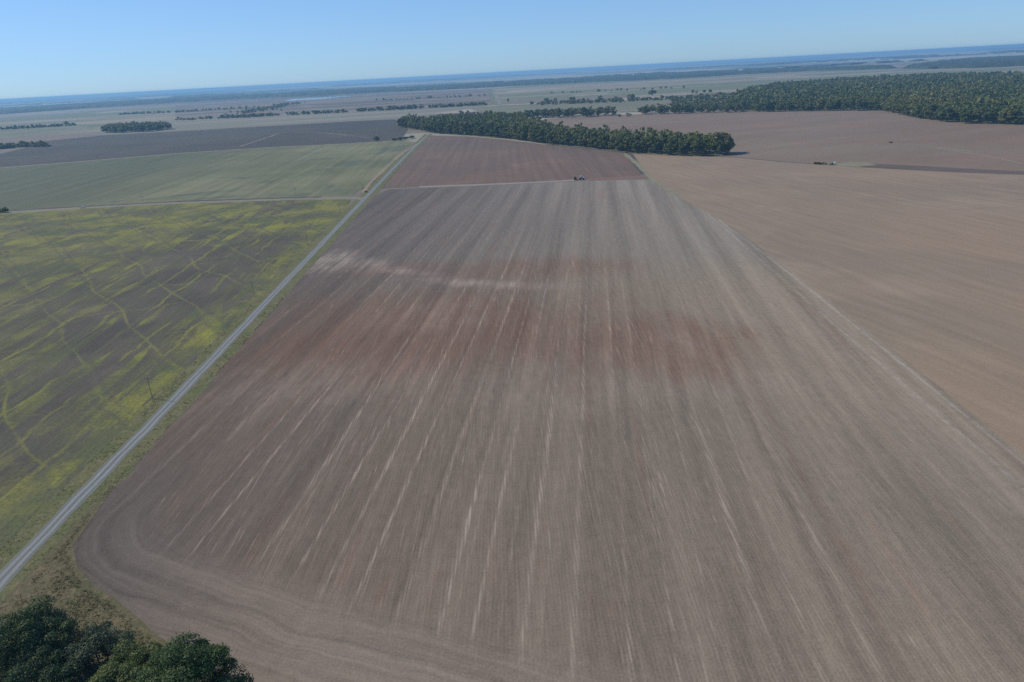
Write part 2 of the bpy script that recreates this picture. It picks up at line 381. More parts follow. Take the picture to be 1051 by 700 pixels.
M = {}
EAST_DEG = -14.0     # tillage heading of the tan field
M['main'] = mat_main_field()
M['weedy'] = mat_weedy()
M['road'] = mat_road()
M['plain'] = mat_plain()
M['verge'] = mat_grass('verge_grass', (0.090, 0.102, 0.044), (0.122, 0.116, 0.058), (0.165, 0.138, 0.074))
M['rough'] = mat_grass('rough_grass', (0.080, 0.078, 0.040), (0.106, 0.092, 0.052), (0.150, 0.118, 0.070))
M['strip'] = mat_grass('pale_grass', (0.175, 0.165, 0.105), (0.20, 0.182, 0.125), (0.225, 0.20, 0.135))
M['east'] = mat_field('tan_soil', (0.232, 0.173, 0.124), (0.200, 0.158, 0.118), EAST_DEG, 0.20, 0.014, 0.12, 0.009, 0.7, (0.252, 0.195, 0.145), 0.52, 0.72, 0.010, warp=22.0, rowp=1.6, rowamp=0.04)
M['red'] = mat_field('red_brown_soil', (0.140, 0.096, 0.074), (0.120, 0.088, 0.072), 0.4, 0.16, 0.004, 0.16, 0.006, 0.6, (0.165, 0.108, 0.082), 0.52, 0.7, 0.01)
M['northeast'] = mat_field('mauve_soil', (0.168, 0.121, 0.090), (0.178, 0.138, 0.106), 70.0, 0.02, 0.004, 0.10, 0.004, 0.4, (0.205, 0.130, 0.096), 0.55, 0.70, 0.007)
M['greygreen'] = mat_field('grey_green_stubble', (0.118, 0.124, 0.066), (0.162, 0.158, 0.092), -1.0, 0.11, 0.003, 0.24, 0.005, 0.5, (0.096, 0.108, 0.072), 0.52, 0.66, 0.009, grad=(-320, -520, (0.088, 0.098, 0.060), 220.0))
M['dark'] = mat_field('dark_ploughland', (0.056, 0.052, 0.047), (0.074, 0.066, 0.057), 84.0, 0.05, 0.003, 0.14, 0.004, 0.4)
M['pale'] = mat_field('pale_stubble', (0.205, 0.184, 0.148), (0.162, 0.158, 0.118), 85.0, 0.03, 0.002, 0.10, 0.004, 0.3, band=0.006)
M['mauve'] = mat_field('mauve_stubble', (0.108, 0.092, 0.074), (0.172, 0.140, 0.112), 88.0, 0.02, 0.0015, 0.12, 0.003, 0.3, (0.21, 0.19, 0.16), 0.57, 0.66, 0.004, band=0.0045)
M['tan'] = mat_field('tan_stubble', (0.225, 0.188, 0.138), (0.130, 0.142, 0.082), 85.0, 0.02, 0.0012, 0.12, 0.002, 0.3, (0.27, 0.235, 0.18), 0.57, 0.64, 0.002, band=0.0028)
M['olive'] = mat_field('olive_pasture', (0.128, 0.132, 0.085), (0.165, 0.158, 0.106), 85.0, 0.03, 0.003, 0.12, 0.005, 0.3)
M['scrub'] = mat_field('scrub_ground', (0.105, 0.112, 0.062), (0.145, 0.142, 0.085), 80.0, 0.05, 0.01, 0.2, 0.01, 0.3)
M['water'] = G('still_water').bsdf((0.30, 0.36, 0.42), 0.06, spec=0.8)

# ------------------------------------------------------------------ ground sheets
def sheet(name, pts, z, mat, kind='structure'):
    bm = bmesh.new()
    bm.faces.new([bm.verts.new((p[0], p[1], z)) for p in pts])
    bm.normal_update()
    for f in bm.faces:
        if f.normal.z < 0: f.normal_flip()
    me = bpy.data.meshes.new(name); bm.to_mesh(me); bm.free()
    return tag(link(name, me, mat), kind=kind)

def ribbon(name, line, width, z, mat, jitter=0.0, step=8.0):
    L = [Vector((p[0], p[1], 0)) for p in line]
    pts = []
    for a, b in zip(L[:-1], L[1:]):
        n = max(1, int((b - a).length / step))
        pts += [a.lerp(b, i / n) for i in range(n)]
    pts.append(L[-1])
    # relax corners
    for _ in range(6):
        pts = [pts[0]] + [(pts[i - 1] + pts[i] * 2 + pts[i + 1]) / 4 for i in range(1, len(pts) - 1)] + [pts[-1]]
    bm = bmesh.new(); uvl = bm.loops.layers.uv.new('UVMap')
    rows = []; s = 0.0
    for i, p in enumerate(pts):
        t = (pts[min(i + 1, len(pts) - 1)] - pts[max(i - 1, 0)]).normalized()
        nrm = Vector((t.y, -t.x, 0))
        if i: s += (p - pts[i - 1]).length
        wl = width / 2 + jitter * (mnoise.noise(Vector((s * 0.11, 3.1, width))) + 0.6 * mnoise.noise(Vector((s * 0.4, 8.1, width))))
        wr = width / 2 + jitter * (mnoise.noise(Vector((s * 0.11, 9.7, width))) + 0.6 * mnoise.noise(Vector((s * 0.4, 1.1, width))))
        a = p - nrm * wl; b = p + nrm * wr
        rows.append((bm.verts.new((a.x, a.y, z)), bm.verts.new((b.x, b.y, z)), s))
    for (a, b, s0), (c, d, s1) in zip(rows[:-1], rows[1:]):
        f = bm.faces.new((a, b, d, c))
        for l, uv in zip(f.loops, ((0, s0), (1, s0), (1, s1), (0, s1))): l[uvl].uv = uv
    bm.normal_update()
    me = bpy.data.meshes.new(name); bm.to_mesh(me); bm.free()
    return tag(link(name, me, mat), kind='structure')

g0 = 48000.0
sheet('ground', [(-g0, -6000), (g0, -6000), (g0, g0), (-g0, g0)], 0.0, M['plain'])

ROAD = [(-115.9, 105.7), (-117.0, 124.4), (-117.5, 142.9), (-117.8, 165.6), (-118.1, 194.8), (-118.6, 233.7), (-119.8, 289.5), (-121.5, 373.8), (-123.4, 479.0), (-126.3, 629.1), (-130.4, 847.7), (-133.1, 1079.2), (-134.2, 1328.1)]
CORNER = [(-107.7, 135.4), (-102.2, 127.7), (-94.6, 120.8), (-87.2, 116.1), (-79.4, 110.0), (-74.8, 106.1), (-66.3, 100.4), (-57.6, 94.6)]
main_pts = [(-111, 165)] + CORNER + [(-37, 86), (0, 70), (60, 45), (115, 25)] + [(131.9, 152.3), (135.6, 202.6), (140.0, 283.6), (143.5, 362.4), (145.5, 435.8), (140.7, 518.5), (137.2, 643.9)] + [(77.0, 656.7), (39.9, 656.5), (-15.7, 662.3), (-112.2, 671.0)] + [(-119, 640), (-116.5, 500), (-114.5, 370), (-112.5, 300), (-111.5, 232), (-111, 180)]
sheet('bare_field', main_pts, 0.06, M['main'])
weedy_pts = [(-124, 200), (-122, 120), (-122, 60), (-700, 60), (-720, 640)] + [(-474.4, 650.8), (-340.7, 659.0), (-196.9, 643.0), (-139.8, 638.6)] + [(-131, 560), (-128, 400), (-126, 320), (-124.5, 260)]
sheet('weedy_field', weedy_pts, 0.05, M['weedy'])
sheet('tan_field', [(105, 25), (640, -60)] + [(431.0, 568.4), (378.9, 604.2), (332.8, 649.9), (285.0, 716.2), (254.0, 769.8), (206.1, 801.8), (158.2, 845.1)] + [(137.8, 646.8), (138.9, 523.2), (142.9, 433.5), (142.0, 358.5), (138.0, 283.9), (133.9, 202.5), (129.6, 153.0)], 0.05, M['east'])
sheet('red_field', [(-119.3, 680.0), (-131.0, 1294.4), (-57.4, 1228.3), (8.8, 1125.1), (63.6, 1016.4), (110.4, 937.9), (149.9, 865.2), (133.4, 661.3)] + [(78.4, 668.9), (40.6, 666.8), (-15.8, 672.7), (-116.7, 682.2)], 0.05, M['red'])
ribbon('worked_strip', [(-82.5, 676.5), (-15.8, 669.0), (40.5, 665.0), (70.6, 666.6)], 9.0, 0.10, mat_field('pale_worked_soil', (0.235, 0.205, 0.185), (0.215, 0.19, 0.175), 88.0, 0.3, 0.02, 0.12), 1.2)
ribbon('unworked_strip', [(81.7, 665.1), (115.3, 664.2), (138.1, 666.0)], 13.0, 0.10, mat_field('unworked_red_soil', (0.175, 0.108, 0.088), (0.15, 0.10, 0.088), 88.0, 0.4, 0.02, 0.2), 1.0)
sheet('northeast_field', [(157.7, 829.8), (205.0, 797.5), (255.3, 773.9), (286.4, 719.8), (334.2, 652.8), (380.4, 606.8), (432.6, 570.7), (470.6, 539.0)] + [(751.7, 880.2), (701.5, 944.7), (665.4, 991.8), (658.4, 1072.0), (676.0, 1183.0), (705.5, 1293.0), (558.6, 1427.2), (424.7, 1506.4), (251.3, 1579.7), (100.2, 1573.0), (61.1, 1422.1), (120.3, 1021.0), (159.1, 918.7)], 0.04, M['northeast'])
sheet('swale', [(349.1, 675.3), (377.9, 648.6), (414.2, 606.0), (439.3, 580.0), (427.7, 563.9), (389.4, 593.8), (358.1, 629.0), (337.3, 651.5)], 0.09, mat_field('damp_soil', (0.108, 0.084, 0.070), (0.088, 0.072, 0.062), 88.0))
ribbon('track', [(469.4, 755.8), (473.3, 696.8), (471.8, 652.1), (466.4, 617.7)], 4.0, 0.09, M['strip'], 1.0)
ribbon('track', [(455.5, 818.4), (474.1, 763.7), (482.2, 710.4)], 5.0, 0.085, M['pale'], 2.0)
sheet('pale_bank', [(325.6, 677.9), (344.6, 689.7), (355.4, 680.2), (355.5, 658.3), (335.7, 655.8), (320.2, 662.3)], 0.095, M['strip'])
ribbon('grass_strip', [(150.1, 859.6), (147.3, 786.5), (143.8, 713.3), (139.7, 655.7), (139.4, 605.1), (140.1, 558.7)], 5.5, 0.12, M['strip'], 1.4)
sheet('greygreen_field', [(-141.5, 647.2), (-199.2, 651.1), (-346.6, 671.2), (-488.8, 672.0), (-594.6, 662.7)] + [(-931.3, 1064.2), (-783.8, 1106.4), (-669.4, 1147.1), (-548.3, 1194.5), (-407.5, 1216.0), (-255.4, 1206.9), (-169.9, 1212.3), (-138.4, 1168.2), (-133.7, 863.0)], 0.04, M['greygreen'])
sheet('dark_field', [(-944.1, 1079.5), (-792.7, 1119.5), (-676.3, 1159.4), (-553.3, 1205.9), (-410.6, 1225.8), (-257.3, 1216.5), (-172.5, 1231.9)] + [(-194.7, 1528.7), (-274.4, 1873.3), (-391.9, 1888.6), (-586.1, 1878.2), (-842.4, 1863.7), (-1031.3, 1862.0), (-1118.0, 1737.8), (-1036.7, 1566.9), (-989.6, 1409.5), (-1092.0, 1343.6)], 0.045, M['dark'])
ribbon('field_edge', [(-861.3, 1088.0), (-788.2, 1112.9), (-673.3, 1154.1), (-550.7, 1200.2), (-408.7, 1219.9), (-256.5, 1212.6), (-174.3, 1220.3)], 10.0, 0.10, M['strip'], 3.0)
ribbon('track', [(-467.6, 1278.2), (-474.8, 1379.3), (-478.8, 1490.0), (-485.8, 1567.8)], 7.0, 0.09, M['mauve'], 3.0)
ribbon('track', [(-454.5, 1562.8), (-380.0, 1518.9), (-321.1, 1437.1), (-240.3, 1311.0)], 7.0, 0.09, M['mauve'], 3.0)
sheet('pale_field', [(-1043.5, 1884.5), (-850.4, 1881.7), (-590.3, 1891.9), (-394.7, 1902.5), (-277.6, 1896.1)] + [(-23.6, 2359.2), (-57.7, 2466.0), (-265.3, 2443.9), (-512.4, 2490.4), (-785.3, 2536.2), (-1151.9, 2567.6), (-1323.8, 2498.1), (-1293.9, 2319.7)], 0.04, M['pale'])
sheet('green_field', [(-1381.9, 1774.2), (-1350.0, 1940.3), (-1277.5, 2082.9), (-1275.4, 2285.8)] + [(-1570.6, 2662.0), (-1843.8, 2667.5), (-2009.6, 2601.4)], 0.035, M['olive'])
sheet('mauve_field', [(-1159.3, 2584.4), (-790.3, 2552.7), (-515.6, 2506.3), (-267.7, 2467.0), (-24.3, 2447.5)] + [(-54.0, 5119.0), (-432.0, 5253.0), (-1107.0, 5459.0), (-1651.0, 5326.0), (-2277.0, 5126.0)], 0.03, M['mauve'])
sheet('brown_field', [(-2009.6, 2601.4), (-1843.8, 2667.5), (-1570.6, 2662.0), (-1344.8, 2538.5), (-1166.8, 2601.5)] + [(-2351.0, 5296.0), (-2701.0, 4780.0), (-2911.0, 4239.0), (-2978.0, 3877.0)], 0.026, M['tan'])
sheet('tan_plain', [(-0.6, 2739.1), (176.2, 2729.6), (442.7, 2566.5), (712.2, 2538.9), (831.7, 2485.4)] + [(991.9, 2552.7), (1339.4, 2698.7), (1612.5, 2668.3), (1766.7, 2427.0), (1894.1, 2267.1)] + [(2760.0, 3318.0), (2542.0, 3506.0), (2375.0, 4035.0), (2139.0, 4448.0), (1781.0, 5141.0), (1282.0, 5073.0), (937.0, 5043.0), (639.0, 5386.0), (210.0, 5479.0), (-23.0, 5040.0)], 0.03, M['tan'])
sheet('olive_field', [(-32.9, 1889.5), (63.6, 1734.7), (284.2, 1645.6), (446.2, 1583.8)] + [(644.6, 2092.5), (541.9, 2256.0), (386.0, 2237.1), (149.6, 2325.7), (-1.3, 2332.6), (-100.1, 2280.5)], 0.035, M['olive'])
sheet('scrubland', [(407.9, 1602.9), (535.1, 1470.4), (733.7, 1950.8), (815.9, 2389.3), (690.1, 2459.4), (557.8, 2322.9)], 0.05, M['scrub'])
sheet('pond', [(-1363.0, 4630.0), (-1123.0, 4615.0), (-998.0, 4980.0), (-1077.0, 5383.0), (-1362.0, 5458.0), (-1443.0, 5093.0)], 0.12, M['water'])
ribbon('far_road', [(5.0, 2325.1), (-4.2, 2792.9), (-16.0, 3566.0), (-36.0, 4919.0), (-49.0, 5837.0)], 14.0, 0.09, M['pale'], 0.0, 60.0)
ribbon('far_ditch', [(-15.7, 2385.3), (-25.8, 2927.4), (-39.0, 3777.0), (-58.0, 4972.0)], 22.0, 0.08, M['scrub'], 4.0, 60.0)

# main gravel road with its verges, side lane with its verges and ditch
ribbon('verge', ROAD, 14.6, 0.075, M['verge'], 1.0, 4.0)
ribbon('road', ROAD, 4.7, 0.115, M['road'], 0.42, 3.0)
LANE = [(-126.7, 626.1), (-159.4, 637.5), (-197.7, 645.8), (-341.8, 661.4), (-423.8, 658.2), (-478.1, 656.1), (-579.7, 645.0)]
ribbon('lane_verge', LANE, 13.0, 0.085, M['strip'], 2.0, 6.0)
ribbon('lane', LANE, 4.2, 0.13, mat_field('lane_gravel', (0.19, 0.185, 0.165), (0.165, 0.165, 0.14), 90.0, 0.3, 0.01, 0.1), 0.4, 6.0)
ribbon('ditch', [(-170.8, 647.4), (-218.8, 655.1), (-316.5, 667.3), (-410.6, 667.4), (-485.5, 667.0), (-589.5, 656.7)], 5.0, 0.13, M['dark'], 1.4, 6.0)
ribbon('field_track', [(-135.5, 1141.8), (-141.6, 996.4), (-140.7, 838.5), (-138.0, 721.5), (-134.5, 658.8)], 4.0, 0.125, M['east'], 1.5, 6.0)
sheet('rough_ground', [(-112, 172), (-111, 164)] + [(p[0] + .4, p[1] + .4) for p in CORNER] + [(-37, 86.5), (0, 70.5), (40, 30), (-40, 10), (-112, 40), (-112, 116)], 0.10, M['rough'])

# ------------------------------------------------------------------ foliage builders
def leaf_quads(c, nrm, size, rg):
    n = len(c)
    t = rg.normal(size=(n, 3)); t -= nrm * (t * nrm).sum(1, keepdims=True)
    t /= np.linalg.norm(t, axis=1, keepdims=True) + 1e-9
    b = np.cross(nrm, t)
    s = (size * rg.uniform(0.6, 1.3, n))[:, None]
    w = s * rg.uniform(0.45, 0.8, n)[:, None]
    v = np.stack([c - t * s, c - b * w, c + t * s, c + b * w], 1).reshape(-1, 3)
    return v

def crown_np(rg, centre, rad, lobes, per, size, lobe_r=(0.26, 0.42), drop=-0.55):
    """leaf faces on many overlapping clumps inside an uneven envelope"""
    C = []; N = []
    for i in range(lobes):
        while True:
            d = rg.normal(size=3); d /= np.linalg.norm(d)
            if d[2] > drop: break
        k = rg.uniform(0.25, 0.86) ** 0.7
        lc = d * k * rad * np.array([1, 1, 1.0]) * rg.uniform(0.85, 1.12)
        lr = rg.uniform(*lobe_r) * np.mean(rad)
        e = rg.normal(size=(per, 3)); e /= np.linalg.norm(e, axis=1, keepdims=True)
        e[:, 2] = np.where(e[:, 2] < -0.35, -e[:, 2], e[:, 2])
        rr = lr * (rg.uniform(0.45, 1.0, per) ** 0.5) * rg.uniform(0.85, 1.18, per)
        C.append(lc + e * rr[:, None] * np.array([1.0, 1.0, 0.82]))
        nn = e + 0.55 * rg.normal(size=(per, 3)) + np.array([0, 0, 0.25])
        N.append(nn / np.linalg.norm(nn, axis=1, keepdims=True))
    C = np.concatenate(C) + np.asarray(centre); N = np.concatenate(N)
    return leaf_quads(C, N, size, rg)

def tube_np(path, radii, sides=7):
    V = []; F = []
    P_ = [Vector(p) for p in path]
    for i, p in enumerate(P_):
        t = (P_[min(i + 1, len(P_) - 1)] - P_[max(i - 1, 0)]).normalized()
        a = t.orthogonal().normalized(); b = t.cross(a)
        for k in range(sides):
            q = 2 * math.pi * k / sides
            V.append(p + (a * math.cos(q) + b * math.sin(q)) * radii[i])
    for i in range(len(P_) - 1):
        for k in range(sides):
            k2 = (k + 1) % sides
            F.append((i * sides + k, i * sides + k2, (i + 1) * sides + k2, (i + 1) * sides + k))
    return np.array([tuple(v) for v in V]), np.array(F)

def trunk_np(rg, h_trunk, r0, h_top, spread, limbs, sides=8):
    V, F = tube_np([(0, 0, -0.3), (0.1, 0.05, 0.5), (0.15, 0, h_trunk * 0.5), (0, 0.1, h_trunk), (0.1, 0, h_top * 0.8)], [r0 * 1.5, r0, r0 * 0.85, r0 * 0.7, r0 * 0.25], sides)
    for i in range(limbs):
        a = 2 * math.pi * i / limbs + rg.uniform(-0.4, 0.4)
        z0 = h_trunk * rg.uniform(0.7, 1.25); z1 = z0 + rg.uniform(0.3, 0.6) * (h_top - z0)
        d = spread * rg.uniform(0.55, 0.9)
        v, f = tube_np([(0, 0, z0), (math.cos(a) * d * 0.5, math.sin(a) * d * 0.5, z0 + (z1 - z0) * 0.6), (math.cos(a) * d, math.sin(a) * d, z1)], [r0 * 0.45, r0 * 0.3, r0 * 0.1], 6)
        F = np.concatenate([F, f + len(V)]); V = np.concatenate([V, v])
    return V, F

BARK = mat_simple('bark', (0.11, 0.09, 0.07), 0.95, 0.3, 4.0, spec=0.1)
LEAF_BELT = mat_leaf('belt_leaves', (0.060, 0.092, 0.028), (0.140, 0.150, 0.042), (0.17, 0.14, 0.045), var=0.2)
LEAF_TINT = mat_leaf('wood_leaves', (0.070, 0.104, 0.030), (0.175, 0.178, 0.048), (0.20, 0.165, 0.05), tinted=True, var=0.16)

def quads_mesh(name, v, tint=None):
    return mesh_np(name, v, np.arange(len(v)).reshape(-1, 4), tint=tint)

def make_tree(label, cat, rg, h, rad, lobes, per, size, leaf, group=None, trunk_r=0.35, limbs=6, base=0.3, name='broadleaf_tree', drop=-0.55, lobe_r=(0.26, 0.42)):
    t = thing(name, label, cat, (0, 0, 0), 0, group)
    rz = (h * (1 - base)) / 2
    cz = h - rz
    tv, tf = trunk_np(rg, h * base, trunk_r, h, rad, limbs)
    link('trunk', mesh_np('trunk', tv, tf, smooth=True), BARK, t)
    v = crown_np(rg, (0, 0, cz), np.array([rad, rad, rz]), lobes, per, size, lobe_r, drop)
    link('crown', quads_mesh('crown', v), leaf, t)
    return t

def poly_line_points(line, n, jit=0.0, rg=rng):
    L = np.array(line, dtype=float)[:, :2]
    seg = np.linalg.norm(np.diff(L, axis=0), axis=1); cum = np.concatenate([[0], np.cumsum(seg)])
    s = (np.arange(n) + 0.5) / n * cum[-1] + rg.uniform(-0.35, 0.35, n) * cum[-1] / n
    out = np.stack([np.interp(s, cum, L[:, 0]), np.interp(s, cum, L[:, 1])], 1)
    return out + rg.normal(size=out.shape) * jit

def in_poly(p, poly):
    poly = np.asarray(poly)[:, :2]; x, y = p[:, 0], p[:, 1]
    c = np.zeros(len(p), bool); j = len(poly) - 1
    for i in range(len(poly)):
        xi, yi = poly[i]; xj, yj = poly[j]
        c ^= ((yi > y) != (yj > y)) & (x < (xj - xi) * (y - yi) / (yj - yi + 1e-12) + xi)
        j = i
    return c

def scatter(poly, spacing, rg=rng, jit=0.38):
    P_ = np.asarray(poly)[:, :2]; lo = P_.min(0); hi = P_.max(0)
    gx, gy = np.meshgrid(np.arange(lo[0], hi[0], spacing), np.arange(lo[1], hi[1], spacing))
    p = np.stack([gx.ravel(), gy.ravel()], 1); p += rg.uniform(-jit, jit, p.shape) * spacing
    return p[in_poly(p, P_)]

# ------------------------------------------------------------------ the shelter belt: five tree shapes, copied
protos = []
for i in range(6):
    rg = np.random.default_rng(100 + i)
    protos.append(make_tree(None, None, rg, 20.0, rg.uniform(6.6, 8.0), 24, 90, 0.85, LEAF_BELT, base=0.04, drop=-0.95, lobe_r=(0.2, 0.42)))
used = [False] * len(protos)
TREES = []
def place_tree(x, y, h, label, group, wide=1.0):
    i = random.randrange(len(protos))
    s = h / 20.0; w = s * wide * random.uniform(0.9, 1.15)
    rz = random.uniform(0, 6.28)
    if not used[i]:
        used[i] = True; t = protos[i]
        t.location = (x, y, 0); t.rotation_euler = (0, 0, rz); t.scale = (w, w, s)
        tag(t, label, 'tree', group)
    else:
        t = copy_tree(protos[i], (x, y, 0), rz, (w, w, s), label, 'tree', group)
    TREES.append((x, y))
    return t

BELT_FRONT = [(-219.9, 1561.0), (-160.3, 1438.7), (-123.6, 1332.2), (-58.4, 1252.6), (9.1, 1147.3), (64.6, 1031.8), (112.0, 951.1), (160.9, 859.8), (207.2, 806.2), (245.7, 785.0), (263.8, 803.9)]
BELT_BACK = [(268.0, 828.0), (229.3, 893.9), (180.5, 965.7), (137.1, 1041.6), (101.3, 1121.0), (80.3, 1219.6), (64.2, 1367.3), (35.1, 1545.4), (-98.1, 1670.7), (-157.1, 1572.9), (-230.8, 1659.8)]
for x, y in poly_line_points(BELT_FRONT, 84, 1.5):
    place_tree(x, y + 5, random.uniform(12, 23), 'rounded dark green tree in the front row of the shelter belt across the fields', 'trees in the shelter belt', 1.05)
for x, y in poly_line_points([(p[0] + 5, p[1] + 16) for p in BELT_FRONT], 44, 3.0):
    place_tree(x, y, random.uniform(19, 25), 'tall dark green tree rising behind the front row of the shelter belt', 'trees in the shelter belt, second row')
SECOND = [(38.8, 1526.7), (70.0, 1616.2), (183.8, 1555.0), (252.0, 1557.1)]
for x, y in poly_line_points(SECOND, 20, 3.0):
    place_tree(x, y + 8, random.uniform(15, 21), 'dark green tree in the narrow tree line behind the shelter belt', 'trees in the tree line behind the shelter belt', 1.15)
for x, y in poly_line_points([(298.1, 1543.2), (363.9, 1510.1), (420.6, 1491.8), (492.3, 1450.3)], 20, 4.0):
    place_tree(x, y + 8, random.uniform(13, 20), 'dark green tree in the row along the far edge of the mauve field', 'trees along the edge of the mauve field', 1.2)
FOREST_EDGE = [(514.2, 1439.3), (597.2, 1380.3), (669.1, 1334.4), (704.3, 1290.8), (682.1, 1205.8), (658.9, 1119.2), (653.3, 1027.9), (662.8, 987.9), (695.5, 936.4), (708.6, 912.4)]
for x, y in poly_line_points(FOREST_EDGE, 58, 3.0):
    place_tree(x, y + 8, random.uniform(17, 23), 'large green tree on the front edge of the forest beyond the mauve field', 'trees on the forest edge', 1.15)

# ---- far trees, one mesh each (too small to show parts)
def far_tree_mesh(rg, h, rad, lobes=12, per=34, size=1.3):
    tv, tf = trunk_np(rg, h * 0.22, 0.3, h, rad, 3, 5)
    cv = crown_np(rg, (0, 0, h * 0.50), np.array([rad, rad, h * 0.49]), lobes, per, size, drop=-0.98)
    V = np.concatenate([tv, cv]); F = np.concatenate([tf, np.arange(len(cv)).reshape(-1, 4) + len(tv)])
    return mesh_np('far_tree', V, F, mat_idx=[0] * len(tf) + [1] * (len(F) - len(tf)))
far_meshes = []
for i in range(4):
    rg = np.random.default_rng(300 + i)
    me = far_tree_mesh(rg, 13.0, rg.uniform(4.6, 6.2)); me.materials.append(BARK); me.materials.append(LEAF_BELT)
    far_meshes.append(me)
def far_tree(x, y, h, label, group=None, wide=1.0, name='field_tree', cat='tree'):
    o = bpy.data.objects.new(name, random.choice(far_meshes)); col.objects.link(o)
    s = h / 13.0; w = s * wide * random.uniform(0.85, 1.2)
    o.location = (x, y, 0); o.scale = (w, w, s); o.rotation_euler = (0, 0, random.uniform(0, 6.28))
    return tag(o, label, cat, group)

for x, y in poly_line_points([(-487.3, 2465.0), (-371.4, 2446.4), (-264.5, 2436.3)], 14, 6.0):
    far_tree(x, y, random.uniform(8, 17), 'tree in the long hedgerow between the pale field and the mauve field', 'trees in the long hedgerow', 1.6)
for x, y in poly_line_points([(-235.7, 2444.9), (-148.9, 2429.1)], 7, 4.0):
    far_tree(x, y, random.uniform(9, 14), 'tree in the short middle stretch of hedgerow left of the far road', 'trees in the middle hedgerow stretch', 1.5)
for x, y in poly_line_points([(-136.1, 2435.4), (-50.6, 2442.4)], 8, 4.0):
    far_tree(x, y, random.uniform(9, 15), 'tree in the last stretch of hedgerow just left of the far road', 'trees in the hedgerow by the far road', 1.4)
for x, y in poly_line_points([(151.5, 2353.6), (269.3, 2273.9), (386.0, 2237.1), (460.0, 2243.6)], 16, 10.0):
    far_tree(x, y, random.uniform(7, 20), 'scattered tree in the ragged row beyond the olive pasture', 'trees in the ragged row', 1.3)
CLUMP = [(-1104.7, 2003.1), (-1062.0, 1968.3), (-943.1, 1915.3), (-920.8, 1986.8)]
for x, y in poly_line_points(CLUMP, 13, 5.0):
    far_tree(x, y, random.uniform(15, 24), 'tree on the near side of the isolated grove in the open plain', 'trees of the isolated grove', 1.5)
x, y = [(32.6, 2602.0)][0]; far_tree(x, y, 13, 'single small tree standing alone beside the far straight road', None, 0.9)
x, y = [(516.4, 2431.6)][0]; far_tree(x, y, 21, 'lone round tree standing above the scrub at the right end of the ragged row', None, 1.5)
x, y = [(-1557.2, 2602.5)][0]; far_tree(x, y, 18, 'lone tall tree at the right end of the low hedge in the far plain', None, 1.0)
for x, y in poly_line_points([(658.1, 2439.1), (724.5, 2452.1)], 5, 8.0):
    far_tree(x, y, random.uniform(10, 16), 'small tree in the little clump on the scrubland', 'trees of the clump on the scrubland', 1.0)

# ---- shrubs
def shrub(x, y, h, label, group=None, wide=1.6):
    return far_tree(x, y, h, label, group, wide, 'shrub', 'shrub')
x, y = [(-214.3, 1229.0)][0]; shrub(x, y, 9.5, 'dark round bush standing alone at the top of the grey-green field', None, 1.5)
for x, y in [(-182.3, 1217.7), (-172.5, 1219.2), (-162.6, 1220.7), (-155.1, 1242.1)]:
    shrub(x, y, random.uniform(5, 8), 'low olive bush in the thicket beside the gravel road', 'bushes of the roadside thicket', 2.2)
for x, y in [(-484.9, 658.1), (-477.7, 657.0), (-473.6, 657.8)]:
    shrub(x, y, random.uniform(4, 6), 'dark bush beside the ditch at the end of the side lane', 'bushes at the lane end', 2.0)
for i, (x, y) in enumerate(poly_line_points([(307.9, 685.5), (318.8, 677.7)], 7, 1.0)):
    shrub(x, y, random.uniform(1.4, 2.6), 'low bush in the short row along the swale', 'bushes along the swale', 1.7)
x, y = [(456.6, 822.5)][0]; shrub(x, y, 1.7, 'small bush beside the pale track in the mauve field', None, 3.2)
x, y = [(-132.5, 660.4)][0]; shrub(x + 1.2, y, 2.2, 'small bush at the foot of the utility pole by the lane corner', None, 1.6)
x, y = [(252.3, 1507.8)][0]; shrub(x, y, 6, 'low bush in the gap of the tree line', 'bushes in the tree line gap', 1.6)
x, y = [(271.4, 1511.2)][0]; shrub(x, y, 8, 'low bush in the gap of the tree line', 'bushes in the tree line gap', 1.6)

# ------------------------------------------------------------------ masses of wood nobody could count
def merged_trees(name, pts, hr, rr, lobes, per, size, mat, seed, tint_fn=None, kinds=10):
    rg = np.random.default_rng(seed)
    # unit tall crowns
    shapes = []
    for _ in range(kinds):
        shapes.append(crown_np(rg, (0, 0, 0.52), np.array([0.38, 0.38, 0.47]), lobes, per, size / np.mean(hr), drop=-0.98))
    out = np.empty((len(pts), shapes[0].shape[0], 3), dtype=np.float32)
    which = rg.integers(0, kinds, len(pts)); ang = rg.uniform(0, 6.28, len(pts)); h = rg.uniform(*hr, len(pts)); r = rg.uniform(*rr, len(pts))
    for i, (p, k, a) in enumerate(zip(pts, which, ang)):
        S = shapes[k]; ca, sa = math.cos(a), math.sin(a); w = r[i] / 0.38
        out[i, :, 0] = (S[:, 0] * ca - S[:, 1] * sa) * w + p[0]
        out[i, :, 1] = (S[:, 0] * sa + S[:, 1] * ca) * w + p[1]
        out[i, :, 2] = S[:, 2] * h[i]
    t = rg.uniform(0, 1, len(pts))
    if tint_fn is not None: t = np.clip(tint_fn(pts, t), 0, 1)
    tint = np.repeat(t, shapes[0].shape[0] // 4)
    o = link(name, quads_mesh(name, out.reshape(-1, 3), tint), mat)
    return tag(o, kind='stuff')

def patchy(scale):
    def f(p, t):
        n = np.array([mnoise.noise(Vector((q[0] * scale, q[1] * scale, 0))) for q in p])
        return 0.12 + 0.5 * (n * 1.0 + 0.5) + 0.75 * (t - 0.4)
    return f

